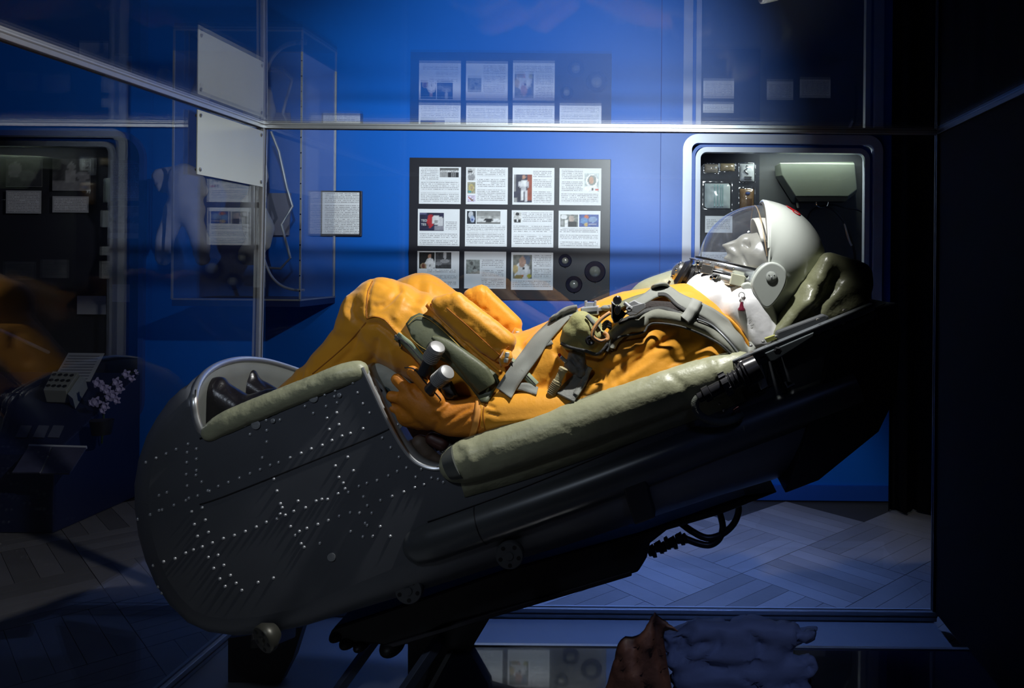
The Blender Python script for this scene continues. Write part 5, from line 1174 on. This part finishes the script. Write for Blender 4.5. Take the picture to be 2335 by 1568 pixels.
# pull knob on a cord
MB().tube([P(1691,672,1.83)+Vector((math.cos(a)*.0065,0,math.sin(a)*.0065)) for a in [math.radians(-60+22*k) for k in range(14)]], .0016, 8).build('cord_loop', white_c, hel)
MB().tube(PP([(1691,676,1.828),(1691,692,1.828)]), .0016, 8).build('knob_cord', white_c, hel)
MB().lathe(P(1691,688,1.828),(0,0,-1),[(0,.002),(.004,.0035),(.012,.0055),(.016,.0085),(.019,.0088),(.021,.006)],16).build('maroon_knob', maroon, hel)
# red letters across the brow (read from the front), wrapped on the shell
def wrap_letter(txt, th0, ph0, size):
    c = bpy.data.curves.new('t','FONT'); c.body = txt; c.size = size; o = bpy.data.objects.new('t', c); COL.objects.link(o)
    dg = bpy.context.evaluated_depsgraph_get(); me = bpy.data.meshes.new_from_object(o.evaluated_get(dg)); bpy.data.objects.remove(o)
    bm = bmesh.new(); bm.from_mesh(me); bmesh.ops.subdivide_edges(bm, edges=[e for e in bm.edges if e.calc_length() > size*.12], cuts=2)
    for v in bm.verts:
        # x runs from far side to near side (wearer's right to left); y runs up over the crown
        th = th0 - v.co.x/RS; ph = ph0 - v.co.y/RS
        v.co = sph(RS+.0042, ph, th)
    bm.to_mesh(me); bm.free(); me.materials.clear(); me.materials.append(red); me.name = 'red_lettering'
    o = bpy.data.objects.new('red_lettering', me); COL.objects.link(o); solid(o, .0006, 0); link(o, hel); return o
wrap_letter('СССР', math.radians(117), math.radians(68), .052)
# dark hose connector at the throat
thc = P(1590,628,1.98); tdx = (P(1532,640,1.98)-thc).normalized()
hc_ = thing('throat_connector', P(1560,640,1.98), 'black corrugated hose connector with metal end at the helmet neck ring', 'hose connector')
ax_ = (P(1535,622,1.98)-P(1582,650,1.98)).normalized()
c0 = P(1585,640,1.98)
MB().lathe(c0, ax_, [(0,.030),(.012,.030),(.014,.034),(.020,.034),(.021,.031),(.028,.031),(.029,.040),(.036,.042),(.038,.036),(.046,.028)], 32).build('connector_body', rubber, hc_)
MB().lathe(c0, ax_, [(.044,.026),(.052,.025),(.060,.016),(.064,.004)], 20).build('connector_end', steel, hc_)
for k in range(8):
    a = 2*math.pi*k/8; u = ax_.cross(Vector((0,1,0))).normalized(); v = ax_.cross(u)
    MB().ell(c0+ax_*.054+(u*math.cos(a)+v*math.sin(a))*.020,(.004,.004,.004),8,6).build('end_stud', chrome, hc_)
MB().tube(smoothpath(PP([(1528,640,1.95),(1520,652,1.95),(1508,664,1.95)]),5), .003, 8).build('lanyard', rubber, hc_)

# ================================================================== HARNESS
har = thing('seat_harness', P(1300,900,1.9), 'grey webbing seat harness with chrome buckles strapped over the orange chest', 'harness')
ribbon('lap_strap', [(1148,895),(1172,858),(1205,812),(1232,775),(1262,742),(1290,714),(1318,706)], [40,40,38,36,30,26,24], bb_, strapm, har, off=.014, thick=.004, na=6)
ribbon('lap_strap', [(1170,882),(1200,882),(1225,890)], [14,20,16], bb_, strapm, har, off=.010, thick=.004, na=4)
ribbon('strap_end', [(1215,800),(1240,785),(1258,778)], [14,12,10], bb_, strapm, har, off=.010, thick=.003, na=3)
def har_blob(name, caps, m, folds=(), vox=.005, namp=.0015, ridge=.002, f=12): return blob(name, caps, vox, m, har, folds, namp, f, ridge, 3)
# padded shoulder roll
ribbon('shoulder_pad', [(1392,792),(1402,765),(1432,742),(1462,740),(1475,722),(1500,714),(1545,722),(1580,735),(1620,752),(1660,785),(1690,822)], [22,36,34,30,30,36,36,36,34,30,24], bb_, padgrey, har, off=.010, thick=.014, na=8, crown=.014, sm=6)
ribbon('pad_binding', [(1383,800),(1392,785),(1412,768),(1445,762),(1468,756),(1478,742),(1496,736),(1545,742),(1590,757),(1640,782),(1672,812)], 4, bb_, strap_d, har, off=.024, thick=.004, na=3, sm=6)
ribbon('shoulder_strap', [(1440,698),(1470,680),(1496,664),(1520,662),(1545,680),(1580,697),(1620,716),(1655,742),(1685,775),(1712,808)], [18,20,24,24,28,30,30,30,30,30], bb_, strapm, har, off=.020, thick=.005, na=6, sm=8)
ribbon('strap_edge', [(1500,670),(1520,672),(1545,695),(1580,716),(1620,738),(1655,768),(1690,812)], 7, bb_, strap_d, har, off=.022, thick=.004, na=3, sm=8)
ribbon('strap_edge', [(1410,735),(1440,722),(1480,706),(1520,704),(1565,722)], 9, bb_, strap_d, har, off=.020, thick=.006, na=3, sm=6)
ribbon('strap_edge', [(1590,727),(1625,742),(1660,775),(1692,815)], 3, bb_, alu_d, har, off=.027, thick=.002, na=2, sm=6)
ribbon('hook_and_loop_patch', [(1440,706),(1480,694),(1540,698),(1562,706)], [14,16,18,12], bb_, mat('dark_brown_velcro',(.028,.022,.020),.9,bump=.003,bscale=200), har, off=.017, thick=.004, na=4, sm=6)
ribbon('shoulder_strap', [(1405,700),(1440,684),(1480,672),(1500,668)], [16,14,14,14], bb_, olive_d, har, off=.014, thick=.008, na=4, crown=.005)
ribbon('keeper_loop', [(1590,683),(1582,700),(1572,716),(1562,728)], 26, bb_, mat('pale_grey_webbing',(.33,.34,.31),.7,bump=.0004,bscale=260,kind='weave'), har, off=.030, thick=.004, na=4, sm=2)
MB().prism(PP([(1564,724),(1578,730),(1590,726),(1592,735),(1580,742),(1566,738)],1.80), Vector((0,.03,0))).build('keeper_buckle', blackp, har, smooth=False, bevel=.001)
# pouch
po, pob = har_blob('khaki_pouch', [((1325,738),(1300,775),1.80,1.80,.030,.024),((1325,735),(1350,745),1.80,1.81,.026,.024),((1300,775),(1365,790),1.80,1.80,.020,.018),((1335,755),(1345,775),1.795,1.795,.032,.028),((1310,760),(1360,770),1.80,1.80,.03,.026)], pouchm, [([(1318,760),(1325,768),(1340,770)],5,7,-.005),([(1345,735),(1352,750)],3,4,-.004)], .004)
ribbon('pouch_binding', [(1278,782),(1300,792),(1335,800),(1360,808),(1376,796),(1386,782)], 7, None, strap_d, har, off=0, thick=.005, na=3, depths=[1.785,1.77,1.765,1.768,1.77,1.775])
MB().lathe(P(1346,776,1.762),(0,-1,.1),[(0,.011),(.003,.011),(.005,.008),(.004,.004),(.006,.002)],24).build('snap_button', blackp, har)
ribbon('leather_loop', [(1392,712),(1370,728),(1354,750),(1352,768),(1368,778),(1384,774),(1384,764),(1376,758)], 9, None, tan, har, off=0, thick=.005, na=3, depths=[1.775,1.762,1.752,1.748,1.748,1.75,1.755,1.76])
ribbon('loop_edge', [(1391,714),(1371,729),(1355,751),(1353,768),(1369,778),(1382,774)], 2, None, strap_d, har, off=.003, thick=.002, na=2, depths=[1.772,1.759,1.749,1.745,1.745,1.747])
ribbon('webbing_tab', [(1338,718),(1352,735),(1366,756)], 10, None, strapm, har, off=0, thick=.003, na=3, depths=[1.775,1.766,1.77])
ribbon('webbing_tab', [(1358,742),(1370,768),(1382,776)], 14, None, strapm, har, off=0, thick=.003, na=3, depths=[1.785,1.78,1.785])
for k in range(3): MB().tube(smoothpath(PP([(1376,740+5*k,1.782),(1384,733+5*k,1.772),(1392,738+5*k,1.782)]),5), .004, 8).build('cord_knot', strap_d, har)
# chrome quick-release buckle
cb1 = MB(); 
cb1.prism(PP([(1394,686),(1402,694),(1398,726),(1404,735),(1414,726),(1430,708),(1434,690),(1446,684),(1456,690),(1472,694),(1468,706),(1452,718),(1436,720),(1428,716),(1414,734),(1400,738),(1393,722)],1.775), Vector((0,.018,0)))
cb1.build('chrome_buckle', buck, har, smooth=False, bevel=.002)
MB().prism(smoothpath(PP([(1402,700),(1412,695),(1416,704),(1412,716),(1405,718),(1401,710)],1.766),3,True), Vector((0,.012,0))).build('black_lever', blackp, har, bevel=.003)
MB().lathe(P(1408,684,1.80),(0,-1,0),[(-.01,.010),(.012,.010),(.014,.008)],20).build('buckle_roller', blackp, har)
MB().lathe(P(1435,704,1.765),(0,-1,0),[(0,.007),(.006,.007),(.008,.004),(.005,.002)],16).build('buckle_pivot', buck, har)
MB().bar(P(1424,690,1.772), P(1440,704,1.762), .008, .008).build('chrome_link', buck, har, smooth=False, bevel=.002)
MB().prism(PP([(1440,698),(1470,690),(1472,702),(1455,714),(1438,710)],1.768), Vector((0,.004,0))).build('chrome_plate', buck, har, smooth=False, bevel=.001)
# white metal chest lock
wm = mat('pale_cast_metal',(.58,.60,.62),.32,.55)
MB().obox(P(1347,708,1.86), Vector((.020,0,.002)), Vector((0,.03,0)), Vector((-.001,0,.010))).build('chest_lock', wm, har, smooth=False, bevel=.002)
for x in (1336,1358): MB().obox(P(x,695,1.86), Vector((.0025,0,0)), Vector((0,.01,0)), Vector((0,0,.010))).build('lock_lug', wm, har, smooth=False, bevel=.001)
MB().obox(P(1347,695,1.86), Vector((.010,0,0)), Vector((0,.006,0)), Vector((0,0,.006))).build('lock_lug', wm, har, smooth=False, bevel=.001)
MB().obox(P(1348,713,1.825), Vector((.013,0,.0015)), Vector((0,.004,0)), Vector((0,0,.003))).build('lock_slot', hulld, har, smooth=False)
MB().bar(P(1365,706,1.85), P(1394,698,1.84), .016, .009).build('lock_tongue', wm, har, smooth=False, bevel=.002)
MB().bar(P(1300,722,1.85), P(1330,712,1.85), .022, .008).build('lock_tongue', wm, har, smooth=False, bevel=.002)
MB().ell(P(1382,702,1.84),(.012,.01,.007)).build('strap_fold', strapm, har)
# crumpled grey sleeve, tan wound handle and lower webbing
har_blob('grey_sleeve', [((1315,815),(1325,845),1.81,1.81,.022,.020),((1325,845),(1300,830),1.80,1.80,.018,.014),((1330,810),(1338,830),1.82,1.82,.018,.015)], mat('slate_grey_cloth',(.15,.15,.145),.6,bump=.002,bscale=60), [([(1300,815),(1315,835)],3,3,-.005),([(1310,808),(1325,825)],3,3,-.005),([(1318,835),(1320,860)],3,4,-.005),([(1295,835),(1308,850)],3,3,.004)], .002, ridge=.003)
ribbon('lower_webbing', [(1330,850),(1318,868),(1300,888),(1290,905)], [24,34,40,44], bb_, mat('grey_quilt_webbing',(.20,.205,.185),.85,bump=.003,bscale=120), har, off=.012, thick=.006, na=5)
ribbon('lower_webbing', [(1345,838),(1332,865),(1312,898)], [10,12,12], bb_, strapm, har, off=.018, thick=.004, na=3)
MB().lathe(P(1256,900,1.775), P(1284,843,1.775)-P(1256,900,1.775), [(0,.009),(.002,.0105),(.034,.0105),(.036,.0085),(.058,.0085),(.060,.0105),(.066,.0105),(.068,.006)], 18).build('wound_handle', cord, har)
for k in range(7):
    c = P(1256,900,1.775).lerp(P(1284,843,1.775), .05+.065*k); MB().lathe(c, P(1284,843,1.775)-P(1256,900,1.775), [(0,.0108),(.001,.0118),(.002,.0108)], 18).build('cord_turn', mat('brown_cord',(.25,.20,.10),.8), har)
MB().bar(P(1278,812,1.79), P(1292,826,1.79), .008, .008).build('metal_pin', alu, har, smooth=False, bevel=.002)
MB().bar(P(1274,806,1.79), P(1279,813,1.79), .006, .006).build('red_tip', red, har, smooth=False, bevel=.001)

# ================================================================== CONTROL GRIPS
def knob(c, top, lab, name='control_grip', shaft=None):
    c = P(*c); top = P(*top); ax = (top-c).normalized(); L_ = (top-c).length
    t = thing(name, c, lab, 'control grip', 'ribbed control grips by the glove')
    pr = [(-.004,.012)]
    nrib = 6; h2 = L_*.72/nrib*.18
    for k in range(nrib): z = L_*.72*k/nrib; h_ = L_*.72/nrib; pr += [(z,.0140),(z+.0005,.0182),(z+h_*.45,.0182),(z+h_*.5,.0140),(z+h_*.98,.0140)]
    z = L_*.72; pr += [(z,.0182),(z+L_*.16,.0182),(z+L_*.24,.0160),(z+L_*.28,.009),(z+L_*.285,.0005)]
    MB().lathe(c, ax, pr, 32).build('ribbed_cap', mat('satin_grip_metal',(.36,.36,.35),.38,.3), t)
    for k in range(nrib): z = L_*.72*k/nrib+L_*.72/nrib*.80; MB().lathe(c+ax*z, ax, [(-h2,.0146),(h2,.0146)], 24).build('black_groove', hulld, t)
    MB().lathe(P(*shaft), (c-P(*shaft)), [(0,.013),((c-P(*shaft)).length*.5,.012),((c-P(*shaft)).length+.004,.014)], 20).build('shaft', mat('charcoal_shaft',(.035,.038,.045),.35,.3), t)
    return t
knob((981,818,1.755),(999,788,1.735),'upper ribbed metal control grip above the glove, tilted away from it', shaft=(962,852,1.76))
knob((997,868,1.735),(1022,846,1.715),'lower ribbed metal control grip in front of the black palm leather', shaft=(980,888,1.755))

# ================================================================== FABRIC ON THE CASE FLOOR
fb = MB()
for a, b, ra, rb in (((1520,1462),(1600,1440),26,34),((1600,1440),(1700,1450),30,32),((1700,1440),(1800,1450),34,30),((1540,1500),(1640,1490),30,34),((1640,1490),(1760,1500),34,34),((1560,1550),(1700,1545),34,36),((1700,1545),(1840,1520),34,30),((1800,1460),(1860,1440),28,16),((1560,1600),(1820,1590),40,40)):
    for d in (1.80,1.90): fb.cone(P(a[0],a[1]-4,d), P(b[0],b[1]-4,d), px_m(ra,d)*.9, px_m(rb,d)*.9, 16)
V, N, Fc = remesh(fb, .010, 3); V = wrinkle(V, N, [([(1530,1450),(1570,1480),(1620,1470)],6,8,-.012),([(1640,1440),(1635,1480),(1600,1510)],6,8,-.014),([(1700,1440),(1740,1480),(1720,1520)],6,9,-.012),([(1570,1510),(1650,1530),(1750,1520)],6,8,-.014)], .012, 8, ridge=.020)
V[:,2] = np.maximum(V[:,2], .137)
tag(mesh_from(V, Fc, 'folded_canopy', mat('pale_blue_grey_parachute_cloth',(.46,.50,.60),.6,bump=.001,bscale=80), None), 'crumpled pale blue-grey cloth heaped on the case floor at bottom right', 'cloth')
fb = MB()
for a, b, ra, rb in (((1494,1392),(1474,1470),5,24),((1470,1470),(1440,1600),30,50),((1500,1430),(1500,1600),14,40),((1500,1412),(1545,1440),10,8),((1430,1470),(1405,1600),22,36)):
    fb.cone(P(a[0],a[1],1.74), P(b[0],b[1],1.73), px_m(ra,1.74), px_m(rb,1.74), 16)
V, N, Fc = remesh(fb, .009, 3); V = wrinkle(V, N, [([(1495,1400),(1500,1480),(1520,1560)],5,8,-.010),([(1440,1450),(1450,1540)],8,8,-.008)], .008, 9, ridge=.006)
V[:,2] = np.maximum(V[:,2], .137)
tag(mesh_from(V, Fc, 'brown_bag', mat('red_brown_leather',(.05,.018,.012),.6,bump=.001,bscale=60), None), 'pointed red-brown fabric bag standing beside the heaped pale cloth', 'bag')
